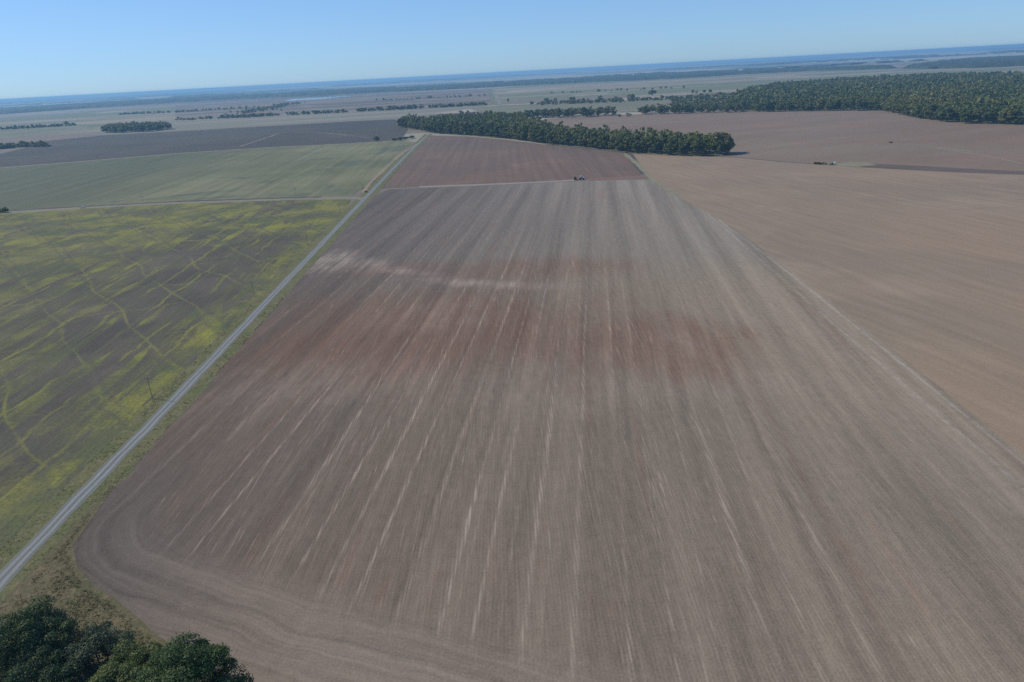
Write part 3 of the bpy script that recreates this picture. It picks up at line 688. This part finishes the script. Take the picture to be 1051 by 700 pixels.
belt_poly = [(p[0], p[1] + 24) for p in BELT_FRONT] + list(BELT_BACK)
o = merged_trees('belt_woods', scatter(belt_poly, 10.5), (13, 26), (4.5, 9.8), 9, 16, 1.5, LEAF_TINT, 41, patchy(0.01))
tag(o, 'dense dark green wood filling the shelter belt behind its front rows', 'woods')
sec_poly = [(p[0], p[1] + 20) for p in SECOND] + [(264.2, 1605.4), (193.2, 1634.0), (73.0, 1683.0)]
tree_line = np.concatenate([scatter(sec_poly, 12.0), scatter([(300.5, 1555.7), (366.7, 1522.0), (497.8, 1466.9), (521.3, 1537.2), (402.1, 1580.0), (310.5, 1607.5)], 13.0)])
o = merged_trees('tree_line_woods', tree_line, (13, 20), (5.5, 8), 8, 14, 1.7, LEAF_TINT, 42)
tag(o, 'dark green mass of trees inside the tree line behind the shelter belt', 'woods')
FOREST = [(p[0], p[1] + 26) for p in FOREST_EDGE] + [(741.5, 839.5), (1626.5, 1880.2), (1636.8, 2246.2), (1532.4, 2592.8), (1321.4, 2662.2), (976.2, 2511.9), (764.2, 2209.8), (540.1, 1711.6), (497.8, 1529.3)]
fp = scatter(FOREST, 10.8)
near = fp[:, 1] < 1700
o = merged_trees('forest', fp[near], (12, 26), (4.2, 9.8), 7, 13, 2.0, LEAF_TINT, 43, patchy(0.006))
tag(o, 'broad green forest canopy filling the right side beyond the mauve field', 'forest')
o = merged_trees('forest', fp[~near], (12, 26), (4.4, 10.0), 5, 8, 3.2, LEAF_TINT, 44, patchy(0.006))
tag(o, 'far part of the broad green forest, reaching back toward the tan plain', 'forest')
sc = scatter([(398.7, 1655.9), (560.0, 1483.4), (788.6, 2024.7), (786.2, 2274.0), (680.2, 2311.5), (526.8, 2192.8)], 24.0)
o = merged_trees('scrub', sc, (2.5, 7), (3.0, 6.5), 5, 9, 1.8, LEAF_TINT, 45)
tag(o, 'grey-green scrub of low bushes at the left end of the forest', 'scrub')
hedge = np.concatenate([poly_line_points(l, n, j) for l, n, j in (
    ([(-1771.2, 2570.9), (-1636.3, 2566.1), (-1520.1, 2574.8)], 70, 9.0), ([(-1130.3, 1554.3), (-1094.7, 1564.3), (-1069.5, 1584.4), (-1049.4, 1603.7)], 80, 16.0), ([(-1030.7, 1574.3), (-982.7, 1548.6)], 10, 6.0),
    ([(-1863.0, 3555.0), (-1705.0, 3505.0), (-1549.0, 3471.0), (-1435.0, 3478.0)], 70, 10.0), ([(-1130.2, 2518.2), (-1050.0, 2530.0), (-969.0, 2542.0)], 26, 8.0),
    ([(-966.9, 2518.2), (-873.4, 2513.2), (-770.7, 2488.0)], 110, 20.0), ([(-991.9, 2806.3), (-1028.0, 3224.0), (-1103.0, 3878.0)], 130, 40.0), ([(-743.1, 2496.9), (-624.3, 2466.6), (-511.4, 2452.2)], 50, 8.0),
    ([(131.0, 2276.4), (261.7, 2209.7), (375.3, 2175.0), (519.6, 2162.4)], 120, 22.0), ([(-1467.0, 3556.0), (-1277.0, 3494.0), (-1190.0, 3542.0)], 30, 8.0), ([(-487.3, 2465.0), (-371.4, 2446.4), (-264.5, 2436.3)], 45, 8.0), ([(-235.7, 2444.9), (-50.6, 2442.4)], 40, 8.0), ([(-613.0, 3596.0), (-340.0, 3520.0), (-64.0, 3467.0)], 30, 14.0), ([(209.0, 3233.0), (539.0, 3126.0), (769.0, 3036.0)], 24, 20.0))])
o = merged_trees('hedgerow_scrub', hedge, (5, 13), (4.0, 8.0), 6, 14, 1.7, LEAF_TINT, 46)
tag(o, 'low dark hedges and scrub strung between the far fields', 'hedgerow')
o = merged_trees('grove', scatter([(p[0], p[1] + 14) for p in CLUMP] + [(-958.1, 2063.2), (-1037.7, 2112.5), (-1148.2, 2115.8)], 13.0), (15, 23), (6, 9), 8, 12, 2.0, LEAF_TINT, 47)
tag(o, 'dark green grove standing isolated in the open plain', 'grove')

sheet('wood_floor', [(p[0], p[1] - 5) for p in BELT_FRONT] + list(BELT_BACK), 0.13, M['scrub'])
sheet('wood_floor', [(p[0], p[1] - 5) for p in FOREST_EDGE] + FOREST[len(FOREST_EDGE):], 0.13, M['scrub'])

# ---- far bands of woodland: bumpy canopies with real height
def canopy(name, polys, cell, h, label):
    V = []; F = []
    for poly in polys:
        P_ = np.asarray(poly)[:, :2]; lo = P_.min(0); hi = P_.max(0)
        nx = max(3, int((hi[0] - lo[0]) / cell[0])); ny = max(3, int((hi[1] - lo[1]) / cell[1]))
        xs = np.linspace(lo[0], hi[0], nx); ys = np.linspace(lo[1], hi[1], ny)
        gx, gy = np.meshgrid(xs, ys); gx = gx + rng.uniform(-0.4, 0.4, gx.shape) * cell[0]; gy = gy + rng.uniform(-0.4, 0.4, gy.shape) * cell[1]
        p = np.stack([gx.ravel(), gy.ravel()], 1)
        ins = in_poly(p, P_).reshape(gx.shape)
        z = np.where(ins, rng.uniform(h * 0.62, h * 1.15, gx.shape), 0.0)
        b = len(V); V += [(a, c, d) for a, c, d in zip(gx.ravel(), gy.ravel(), z.ravel())]
        for j in range(ny - 1):
            for i in range(nx - 1):
                if ins[j, i] or ins[j, i + 1] or ins[j + 1, i] or ins[j + 1, i + 1]:
                    F.append((b + j * nx + i, b + j * nx + i + 1, b + (j + 1) * nx + i + 1, b + (j + 1) * nx + i))
    me = mesh_np(name, V, F)
    return tag(link(name, me, FARLEAF), label, 'woods', kind='stuff')
def mat_farleaf():
    g = G('far_canopy'); P, x, y, z = g.pos()
    c = g.mix(g.ss(g.noise(P, 0.012, 4.0, 0.7), 0.35, 0.65), (0.016, 0.028, 0.014), (0.036, 0.048, 0.020))
    return g.bsdf(c, 0.8)
FARLEAF = mat_farleaf()
def rectp(cx, cy, lx, ly, wob=0.15):
    a = []
    for k in range(14):
        t = 2 * math.pi * k / 14; c, s = math.cos(t), math.sin(t)
        q = 0.75 + rng.uniform(-wob, wob) + 0.25 * (abs(c) ** 4)
        a.append((cx + lx * 0.5 * c * q * 1.15, cy + ly * 0.5 * s * q * 1.15))
    return a
canopy('far_woods', [
    [(-3386.0, 4416.0), (-3569.0, 5209.0), (-3287.0, 5826.0), (-2770.0, 6248.0), (-1975.0, 6117.0), (-1415.0, 5827.0)] + [(-1741.0, 7187.0), (-2556.0, 7933.0), (-3840.0, 8683.0), (-4623.0, 8216.0), (-5225.0, 7648.0), (-5265.0, 6892.0)],
    [(-1451.0, 5815.0), (-857.0, 5747.0), (-450.0, 5469.0), (-46.0, 5403.0), (247.0, 5490.0), (635.0, 5350.0)] + [(795.0, 6693.0), (307.0, 6795.0), (-57.0, 6892.0), (-583.0, 7124.0), (-1089.0, 7324.0), (-1801.0, 7233.0)],
    [(577.0, 5476.0), (949.0, 5108.0), (1294.0, 4987.0), (1728.0, 5189.0), (2160.0, 5060.0), (2430.0, 4489.0)] + [(2574.0, 4757.0), (2437.0, 5711.0), (2046.0, 6146.0), (1660.0, 6575.0), (1319.0, 7104.0), (780.0, 7399.0)],
    ], (16, 60), 19.0, 'long blue-green band of woodland across the far plain')
canopy('far_woods', [
    [(2413.0, 4318.0), (2353.0, 3908.0), (2403.0, 3661.0), (2587.0, 3569.0), (2879.0, 3463.0)] + [(4130.0, 4982.0), (4078.0, 5643.0), (3901.0, 5964.0), (3302.0, 5435.0)],
    ], (16, 40), 20.0, 'dark blue-green woodland at the right behind the white barn')
far = []
rr_ = random.Random(9)
for k in range(64):
    d = 6600 * (1.0 + 4.0 * rr_.random() ** 1.25)
    a = rr_.uniform(-0.72, 0.72)
    cx, cy = d * math.tan(a) * 0.95, d
    far.append(rectp(cx, cy, rr_.uniform(500, 2600) * (0.6 + d / 16000), rr_.uniform(90, 260) * (0.6 + d / 16000)))
canopy('horizon_woods', far, (70, 110), 19.0, 'hazy blue scatter of woods stretching to the horizon')

# ------------------------------------------------------------------ the trees in the near corner
def near_tree(label, seed, x, y, h, rad, lobes, per, size, ca, cb, base=0.25, lobe_r=(0.2, 0.34), drop=-0.6):
    leaf = mat_leaf('near_leaves', ca, cb, transl=0.25)
    rg = np.random.default_rng(seed)
    t = make_tree(label, 'tree', rg, h, rad, lobes, per, size, leaf, trunk_r=h * 0.024, limbs=9, base=base, lobe_r=lobe_r, drop=drop)
    t.location = (x, y, 0)
    return t
near_tree('dark glossy green tree with a ragged crown at the edge of the bare field', 501, -55.0, 83.0, 17.3, 9.2, 120, 560, 0.17, (0.044, 0.082, 0.022), (0.060, 0.098, 0.026), 0.15, (0.12, 0.30))
near_tree('lighter yellow-green tree in front of the dark ragged tree', 502, -65.5, 84.5, 14.2, 9.4, 115, 540, 0.155, (0.086, 0.112, 0.030), (0.094, 0.120, 0.034), 0.1, (0.12, 0.28))
near_tree('small grey-green willowy tree between the dark tree and the rough grass', 503, -76.5, 93.5, 12.6, 7.6, 80, 420, 0.16, (0.056, 0.080, 0.042), (0.066, 0.088, 0.046), 0.08, (0.12, 0.28))
near_tree('tall very dark green tree beside the gravel road corner', 504, -89.0, 94.5, 16.0, 8.8, 120, 560, 0.17, (0.036, 0.066, 0.022), (0.048, 0.080, 0.026), 0.12, (0.12, 0.30))
near_tree('dark green bushy tree close behind the tall very dark one', 505, -82.5, 86.5, 13.5, 8.6, 100, 540, 0.165, (0.036, 0.066, 0.024), (0.048, 0.078, 0.028), 0.1, (0.12, 0.30))

# ------------------------------------------------------------------ rough grass
def grass_mesh(name, pts, hr, blades, wr, mat, label, seed):
    rg = np.random.default_rng(seed)
    n = len(pts) * blades
    c = np.repeat(pts, blades, 0) + rg.normal(size=(n, 2)) * 0.22
    h = np.repeat(rg.uniform(*hr, len(pts)), blades) * rg.uniform(0.6, 1.1, n); w = rg.uniform(*wr, n)
    a = rg.uniform(0, 6.28, n); lean = rg.normal(size=(n, 2)) * 0.75 * h[:, None]
    dx = np.cos(a) * w; dy = np.sin(a) * w; z0 = np.full(n, 0.05)
    v = np.stack([np.stack([c[:, 0] - dx, c[:, 1] - dy, z0], 1), np.stack([c[:, 0] + dx, c[:, 1] + dy, z0], 1),
                  np.stack([c[:, 0] + lean[:, 0] + dx * .3, c[:, 1] + lean[:, 1] + dy * .3, z0 + h], 1),
                  np.stack([c[:, 0] + lean[:, 0] - dx * .3, c[:, 1] + lean[:, 1] - dy * .3, z0 + h], 1)], 1).reshape(-1, 3)
    tint = np.repeat(rg.uniform(0, 1, len(pts)), blades)
    return tag(link(name, quads_mesh(name, v, tint), mat), label, 'grass', kind='stuff')
GRASS = mat_leaf('dry_grass', (0.105, 0.105, 0.045), (0.20, 0.165, 0.092), transl=0.35, tinted=True)
VGRASS = mat_leaf('green_grass', (0.115, 0.135, 0.050), (0.21, 0.19, 0.095), transl=0.35, tinted=True)
rough_poly = [(-110.5, 150)] + [(p[0] - .4, p[1] - .7) for p in CORNER] + [(-50, 78), (-100, 78), (-109, 112)]
gp = scatter(rough_poly, 0.62, rng, 0.6)
dens = np.array([mnoise.noise(Vector((p[0] * 0.22, p[1] * 0.22, 1.0))) + 0.6 * mnoise.noise(Vector((p[0] * 0.06, p[1] * 0.06, 4.0))) for p in gp])
grass_mesh('grass', gp[dens + rng.normal(size=len(gp)) * 0.3 > -0.1], (0.15, 0.42), 7, (0.05, 0.13), GRASS, 'rough dry grass tussocks in the corner between road and trees', 61)
vp = np.array([q for q in scatter([(-132, 90), (-100, 90), (-108, 330), (-136, 330)], 1.1, rng, 0.6)])
cl = np.interp(vp[:, 1], [p[1] for p in ROAD], [p[0] for p in ROAD])
off = np.abs(vp[:, 0] - cl)
vd = np.array([mnoise.noise(Vector((p[0] * 0.15, p[1] * 0.15, 2.0))) for p in vp])
vp = vp[(off > 2.9) & (off < 7.6) & (vd + rng.normal(size=len(vp)) * 0.2 > 0.0)]
grass_mesh('verge_grass', vp, (0.12, 0.34), 7, (0.05, 0.12), VGRASS, 'green and straw coloured grass along both verges of the gravel road', 62)

# ------------------------------------------------------------------ small built parts
def box_bm(bm, cx, cy, cz, sx, sy, sz, taper=1.0, bev=0.0):
    r = bmesh.ops.create_cube(bm, size=1.0)
    for v in r['verts']:
        k = taper if v.co.z > 0 else 1.0
        v.co = Vector((cx + v.co.x * sx * k, cy + v.co.y * sy * k, cz + v.co.z * sz))
    if bev:
        bmesh.ops.bevel(bm, geom=list({e for v in r['verts'] for e in v.link_edges}), offset=bev, segments=2, affect='EDGES')
def cyl_bm(bm, p, axis, r, h, seg=20, r2=None):
    d = bmesh.ops.create_cone(bm, cap_ends=True, segments=seg, radius1=r, radius2=r if r2 is None else r2, depth=h)
    q = Vector((0, 0, 1)).rotation_difference(Vector(axis))
    for v in d['verts']: v.co = q @ v.co + Vector(p)
def part(name, mat, parent, fn):
    bm = bmesh.new(); fn(bm); bm.normal_update()
    me = bpy.data.meshes.new(name); bm.to_mesh(me); bm.free()
    return link(name, me, mat, parent)

WOOD = mat_simple('weathered_wood', (0.19, 0.17, 0.145), 0.9, 0.25, 5.0, spec=0.1)
CERAM = mat_simple('insulator_glaze', (0.25, 0.24, 0.22), 0.3, 0.05)
WHITE = mat_simple('white_paint', (0.80, 0.80, 0.78), 0.35, 0.05)
RUBBER = mat_simple('tyre_rubber', (0.022, 0.022, 0.022), 0.9, 0.2)
GLASS = mat_simple('dark_glass', (0.03, 0.04, 0.05), 0.08, 0.0, spec=0.6)
STEEL = mat_simple('dark_steel', (0.05, 0.05, 0.055), 0.5, 0.2)
GREENP = mat_simple('green_paint', (0.03, 0.07, 0.03), 0.4, 0.1)
ROOFM = mat_simple('sheet_metal_roof', (0.62, 0.63, 0.64), 0.4, 0.06, 0.5)

def make_pole(label, x, y, h, rz=0.0, group=None):
    t = thing('utility_pole', label, 'pole', (x, y, 0.08), rz, group)
    part('post', WOOD, t, lambda bm: cyl_bm(bm, (0, 0, h / 2 - 0.4), (0, 0, 1), 0.12, h + 0.8, 10, 0.08))
    arm = part('crossarm', WOOD, t, lambda bm: box_bm(bm, 0, -0.17, h - 0.7, 2.2, 0.11, 0.13, 1.0, 0.01))
    for k in (-1.0, 0.0, 1.0):
        def f(bm, k=k):
            cyl_bm(bm, (k, -0.17, h - 0.575), (0, 0, 1), 0.02, 0.12, 8); cyl_bm(bm, (k, -0.17, h - 0.47), (0, 0, 1), 0.055, 0.1, 10, 0.035)
        part('insulator', CERAM, arm, f)
    return t
GP = 'utility poles beside the gravel road'
for (x, y), h, lab in zip([(-126.3, 216.8), (-129.2, 333.0), (-131.8, 447.0), (-134.6, 560.0), (-134.2, 662.0)], (8.6, 8.6, 8.4, 8.6, 8.2), (
        'wooden utility pole on the road verge, first up the road from the big trees',
        'wooden utility pole on the road verge, second up the road from the big trees',
        'wooden utility pole on the road verge, third up the road from the big trees',
        'wooden utility pole on the road verge, last one before the side lane corner',
        'wooden utility pole in the corner where the side lane meets the gravel road')):
    make_pole(lab, x, y, h, 0.0, GP)
GL = 'utility poles beside the side lane'
for (x, y), lab in zip([(-198.8, 659.7), (-353.9, 676.7)], ('thin pole beside the side lane, nearer to the gravel road', 'thin pole beside the side lane, farther out toward the parked car')):
    make_pole(lab, x, y + 3, 8.4, 1.57, GL)

def wheel(t, x, y, r, w, rim_mat=STEEL):
    def f(bm):
        cyl_bm(bm, (x, y, r), (0, 1, 0), r, w, 26)
        e = [e for e in bm.edges if abs(e.calc_face_angle(0)) > 1.2]
        bmesh.ops.bevel(bm, geom=e, offset=min(r, w) * 0.18, segments=2, affect='EDGES')
    wv = part('wheel', RUBBER, t, f)
    s = 1 if y > 0 else -1
    part('rim', rim_mat, wv, lambda bm: cyl_bm(bm, (x, y + s * (w / 2 + 0.01), r), (0, 1, 0), r * 0.55, 0.05, 20))
    return wv

# tractor working the headland of the bare field, heading east
x, y = [(75.3, 666.2)][0]
t = thing('tractor', 'tractor with white cab roof and dark wheels at the far end of the bare field', 'tractor', (x, y, 0.12), R(-2))
def f(bm):
    box_bm(bm, 0.0, 0, 1.35, 4.6, 0.75, 0.55, 1.0, 0.06); box_bm(bm, -1.3, 0, 1.2, 1.2, 1.5, 0.6, 1.0, 0.08)
part('chassis', STEEL, t, f)
part('hood', WHITE, t, lambda bm: box_bm(bm, 1.3, 0, 2.05, 2.4, 1.0, 0.85, 0.86, 0.12))
part('grille', STEEL, t, lambda bm: box_bm(bm, 2.535, 0, 1.95, 0.06, 0.72, 0.6, 1.0, 0.01))
part('exhaust_pipe', STEEL, t, lambda bm: cyl_bm(bm, (0.6, -0.35, 2.9), (0, 0, 1), 0.07, 1.0, 10))
cab = part('cab', GLASS, t, lambda bm: box_bm(bm, -0.75, 0, 2.55, 1.7, 1.65, 1.5, 0.9, 0.06))
part('cab_roof', WHITE, cab, lambda bm: box_bm(bm, -0.75, 0, 3.42, 2.0, 1.9, 0.26, 0.9, 0.08))
for sx in (-1, 1):
    part('fender', WHITE, t, lambda bm, s=sx: box_bm(bm, -1.25, s * 1.15, 2.03, 1.5, 0.6, 0.12, 1.0, 0.04))
    wheel(t, -1.3, sx * 1.2, 0.95, 0.65); wheel(t, 1.75, sx * 1.0, 0.7, 0.5)
t2 = thing('disc_harrow', 'dark folded disc harrow trailing behind the white-topped tractor', 'farm implement', (x - 5.4, y + 0.2, 0.12), R(-2))
def f(bm):
    box_bm(bm, 2.3, 0, 0.85, 3.4, 0.16, 0.16, 1, 0.02)
    for k in (-1.6, 0.2): box_bm(bm, k, 0, 1.0, 0.2, 6.4, 0.2, 1, 0.02)
    for k in (-2.6, 0, 2.6): box_bm(bm, -0.7, k, 1.02, 2.0, 0.16, 0.16, 1, 0.02)
part('frame', STEEL, t2, f)
for k, a in ((-1.6, 0.18), (0.2, -0.18)):
    def f(bm, k=k, a=a):
        for i in range(17):
            yy = -3.1 + i * 0.39
            cyl_bm(bm, (k + yy * math.tan(a) * 0.5, yy, 0.42), (math.sin(a), math.cos(a), 0), 0.36, 0.03, 16, 0.33)
    part('disc_gang', STEEL, t2, f)
def f(bm):
    for s in (-1, 1): box_bm(bm, -0.7, s * 2.6, 2.0, 2.4, 0.9, 1.5, 0.75, 0.05)
part('folded_wing', STEEL, t2, f)
for s in (-1, 1): wheel(t2, -0.7, s * 1.0, 0.45, 0.3)

# car on the side lane
x, y = [(-400.8, 658.5)][0]
t = thing('parked_car', 'small white car on the side lane beside the weedy field', 'car', (x, y, 0.14), R(182))
def car_body(bm):
    prof = [(-2.2, 0.35), (-2.22, 0.85), (-2.0, 1.0), (-1.2, 1.02), (0.8, 1.0), (1.9, 0.86), (2.2, 0.7), (2.22, 0.35)]
    a = [bm.verts.new((px, -0.88, pz)) for px, pz in prof]; b = [bm.verts.new((px, 0.88, pz)) for px, pz in prof]
    bm.faces.new(a); bm.faces.new(b[::-1])
    for i in range(len(prof)):
        j = (i + 1) % len(prof); bm.faces.new((a[j], a[i], b[i], b[j]))
    bmesh.ops.bevel(bm, geom=list(bm.edges), offset=0.06, segments=2, affect='EDGES')
part('body', WHITE, t, car_body)
cb = part('window', GLASS, t, lambda bm: box_bm(bm, -0.4, 0, 1.24, 2.7, 1.55, 0.46, 0.78, 0.05))
part('roof_panel', WHITE, t, lambda bm: box_bm(bm, -0.4, 0, 1.49, 1.95, 1.25, 0.07, 0.92, 0.03))
for sx in (-1.35, 1.4):
    for sy in (-0.82, 0.82): wheel(t, sx, sy, 0.33, 0.22, WHITE)
for sy in (-0.62, 0.62): part('headlight', CERAM, t, lambda bm, s=sy: box_bm(bm, 2.2, s, 0.68, 0.08, 0.32, 0.14, 1, 0.02))

# irrigation pump at the end of the bush row
x, y = [(322.0, 676.3)][0]
t = thing('irrigation_pump', 'pale irrigation pump with a dark engine at the end of the bush row', 'pump', (x, y, 0.1), 0.3)
part('engine_housing', STEEL, t, lambda bm: box_bm(bm, -0.9, 0, 1.0, 2.0, 1.3, 1.5, 0.92, 0.06))
part('riser_pipe', WHITE, t, lambda bm: (cyl_bm(bm, (1.3, 0, 1.2), (0, 0, 1), 0.45, 2.4, 18), cyl_bm(bm, (2.2, 0, 2.2), (1, 0, 0), 0.32, 2.0, 16)))
part('skid', STEEL, t, lambda bm: box_bm(bm, 0, 0, 0.12, 4.4, 1.5, 0.2, 1, 0.02))

# far farm buildings
def barn(label, x, y, L, W, H, rz, roof):
    t = thing('barn', label, 'barn', (x, y, 0), rz)
    part('wall', WHITE, t, lambda bm: box_bm(bm, 0, 0, H / 2, L, W, H))
    def f(bm):
        e = 0.6; hr = W * 0.22
        v = [bm.verts.new(p) for p in ((-L/2-e, -W/2-e, H+.02), (L/2+e, -W/2-e, H+.02), (L/2+e, W/2+e, H+.02), (-L/2-e, W/2+e, H+.02), (-L/2-e, 0, H+hr), (L/2+e, 0, H+hr))]
        for q in ((0,1,5,4), (2,3,4,5), (0,4,3), (1,2,5), (0,3,2,1)): bm.faces.new([v[i] for i in q])
    part('roof', roof, t, f)
    part('door', STEEL, t, lambda bm: box_bm(bm, L * 0.2, -W / 2 - 0.06, H * 0.4, 5.0, 0.1, H * 0.8))
x, y = [(2608.0, 3695.0)][0]; barn('bright white metal barn at the edge of the woodland on the right', x, y - 40, 26, 16, 9, 0.25, WHITE)
x, y = [(1346.0, 7197.0)][0]; barn('tiny white farm building in the far woodland band', x, y, 34, 22, 12, 0.1, ROOFM)
x, y = [(2110.0, 6341.0)][0]; barn('pale farm shed among the far blue woods', x, y, 40, 24, 12, -0.2, ROOFM)
x, y = [(9378.0, 18317.0)][0]
t = thing('grain_elevator', 'pale grain elevator with tall silos near the hazy horizon', 'silo', (x, y, 0))
for k in range(4):
    s_ = part('silo', ROOFM, t, lambda bm, k=k: cyl_bm(bm, (k * 15 - 22, 0, 20), (0, 0, 1), 7, 40, 24))
    part('roof', ROOFM, s_, lambda bm, k=k: cyl_bm(bm, (k * 15 - 22, 0, 41.6), (0, 0, 1), 7.2, 3.2, 24, 1.0))
part('headhouse', WHITE, t, lambda bm: box_bm(bm, 0, 12, 27, 12, 10, 54))

# ------------------------------------------------------------------ air
def haze_box():
    m = bpy.data.materials.new('haze'); m.use_nodes = True; nt = m.node_tree; nt.nodes.clear()
    out = nt.nodes.new('ShaderNodeOutputMaterial'); pv = nt.nodes.new('ShaderNodeVolumePrincipled')
    pv.inputs['Color'].default_value = HAZE_COL
    pv.inputs['Density'].default_value = HAZE_DENS
    pv.inputs['Anisotropy'].default_value = 0.15
    nt.links.new(pv.outputs[0], out.inputs['Volume'])
    o = part('haze', m, None, lambda bm: box_bm(bm, 0, 21000, 51.5, 98000, 56000, 105.0))
    tag(o, 'thin blue haze lying over the whole plain', 'haze', kind='stuff')
HAZE_COL = (0.34, 0.66, 1.0, 1); HAZE_DENS = 0.95e-4
haze_box()

# ------------------------------------------------------------------ light, sky, camera
EL, AZ = 42.0, -72.0            # sun elevation; azimuth clockwise from north
w = bpy.data.worlds.new('World'); scene.world = w; w.use_nodes = True
nt = w.node_tree; nt.nodes.clear()
sky = nt.nodes.new('ShaderNodeTexSky'); sky.sky_type = 'NISHITA'; sky.sun_disc = False
sky.sun_elevation = R(EL); sky.sun_rotation = R(AZ); sky.altitude = 1300; sky.air_density = 1.0; sky.dust_density = 0.8; sky.ozone_density = 4.5
bg = nt.nodes.new('ShaderNodeBackground'); bg.inputs[1].default_value = 0.145
wo = nt.nodes.new('ShaderNodeOutputWorld')
gm = nt.nodes.new('ShaderNodeGamma'); gm.inputs[1].default_value = 0.6
tn = nt.nodes.new('ShaderNodeMix'); tn.data_type = 'RGBA'; tn.blend_type = 'MULTIPLY'; tn.inputs[0].default_value = 1.0; tn.inputs[7].default_value = (0.85, 1.24, 1.74, 1)
nt.links.new(sky.outputs[0], gm.inputs[0]); nt.links.new(gm.outputs[0], tn.inputs[6]); nt.links.new(tn.outputs[2], bg.inputs[0]); nt.links.new(bg.outputs[0], wo.inputs[0])

sl = bpy.data.lights.new('sun', 'SUN'); sl.energy = 4.3; sl.angle = R(0.5); sl.color = (1.0, 0.91, 0.73)
so = bpy.data.objects.new('sun', sl); col.objects.link(so)
d = Vector((math.sin(R(AZ)) * math.cos(R(EL)), math.cos(R(AZ)) * math.cos(R(EL)), math.sin(R(EL))))
so.rotation_euler = d.to_track_quat('Z', 'Y').to_euler(); so.location = (-200, 0, 300)

cam = bpy.data.cameras.new('camera'); cam.sensor_width = 36; cam.lens = 24.0; cam.clip_start = 0.5; cam.clip_end = 120000
co = bpy.data.objects.new('camera', cam); col.objects.link(co); co.location = (0, 0, 100)
from mathutils import Matrix
pt, rl = R(21.5), R(3.1)
fw = Vector((0, math.cos(pt), -math.sin(pt))); r0 = Vector((1, 0, 0)); u0 = r0.cross(fw)
rt = r0 * math.cos(rl) - u0 * math.sin(rl); up = r0 * math.sin(rl) + u0 * math.cos(rl)
co.rotation_euler = Matrix((rt, up, -fw)).transposed().to_euler()
scene.camera = co
vs = scene.view_settings; vs.view_transform = 'Standard'; vs.look = 'None'; vs.gamma = 1.0; vs.use_curve_mapping = False; vs.exposure = 0.10
scene.cycles.use_denoising = False
scene.cycles.max_bounces = 5; scene.cycles.diffuse_bounces = 2; scene.cycles.volume_bounces = 0; scene.cycles.transparent_max_bounces = 8
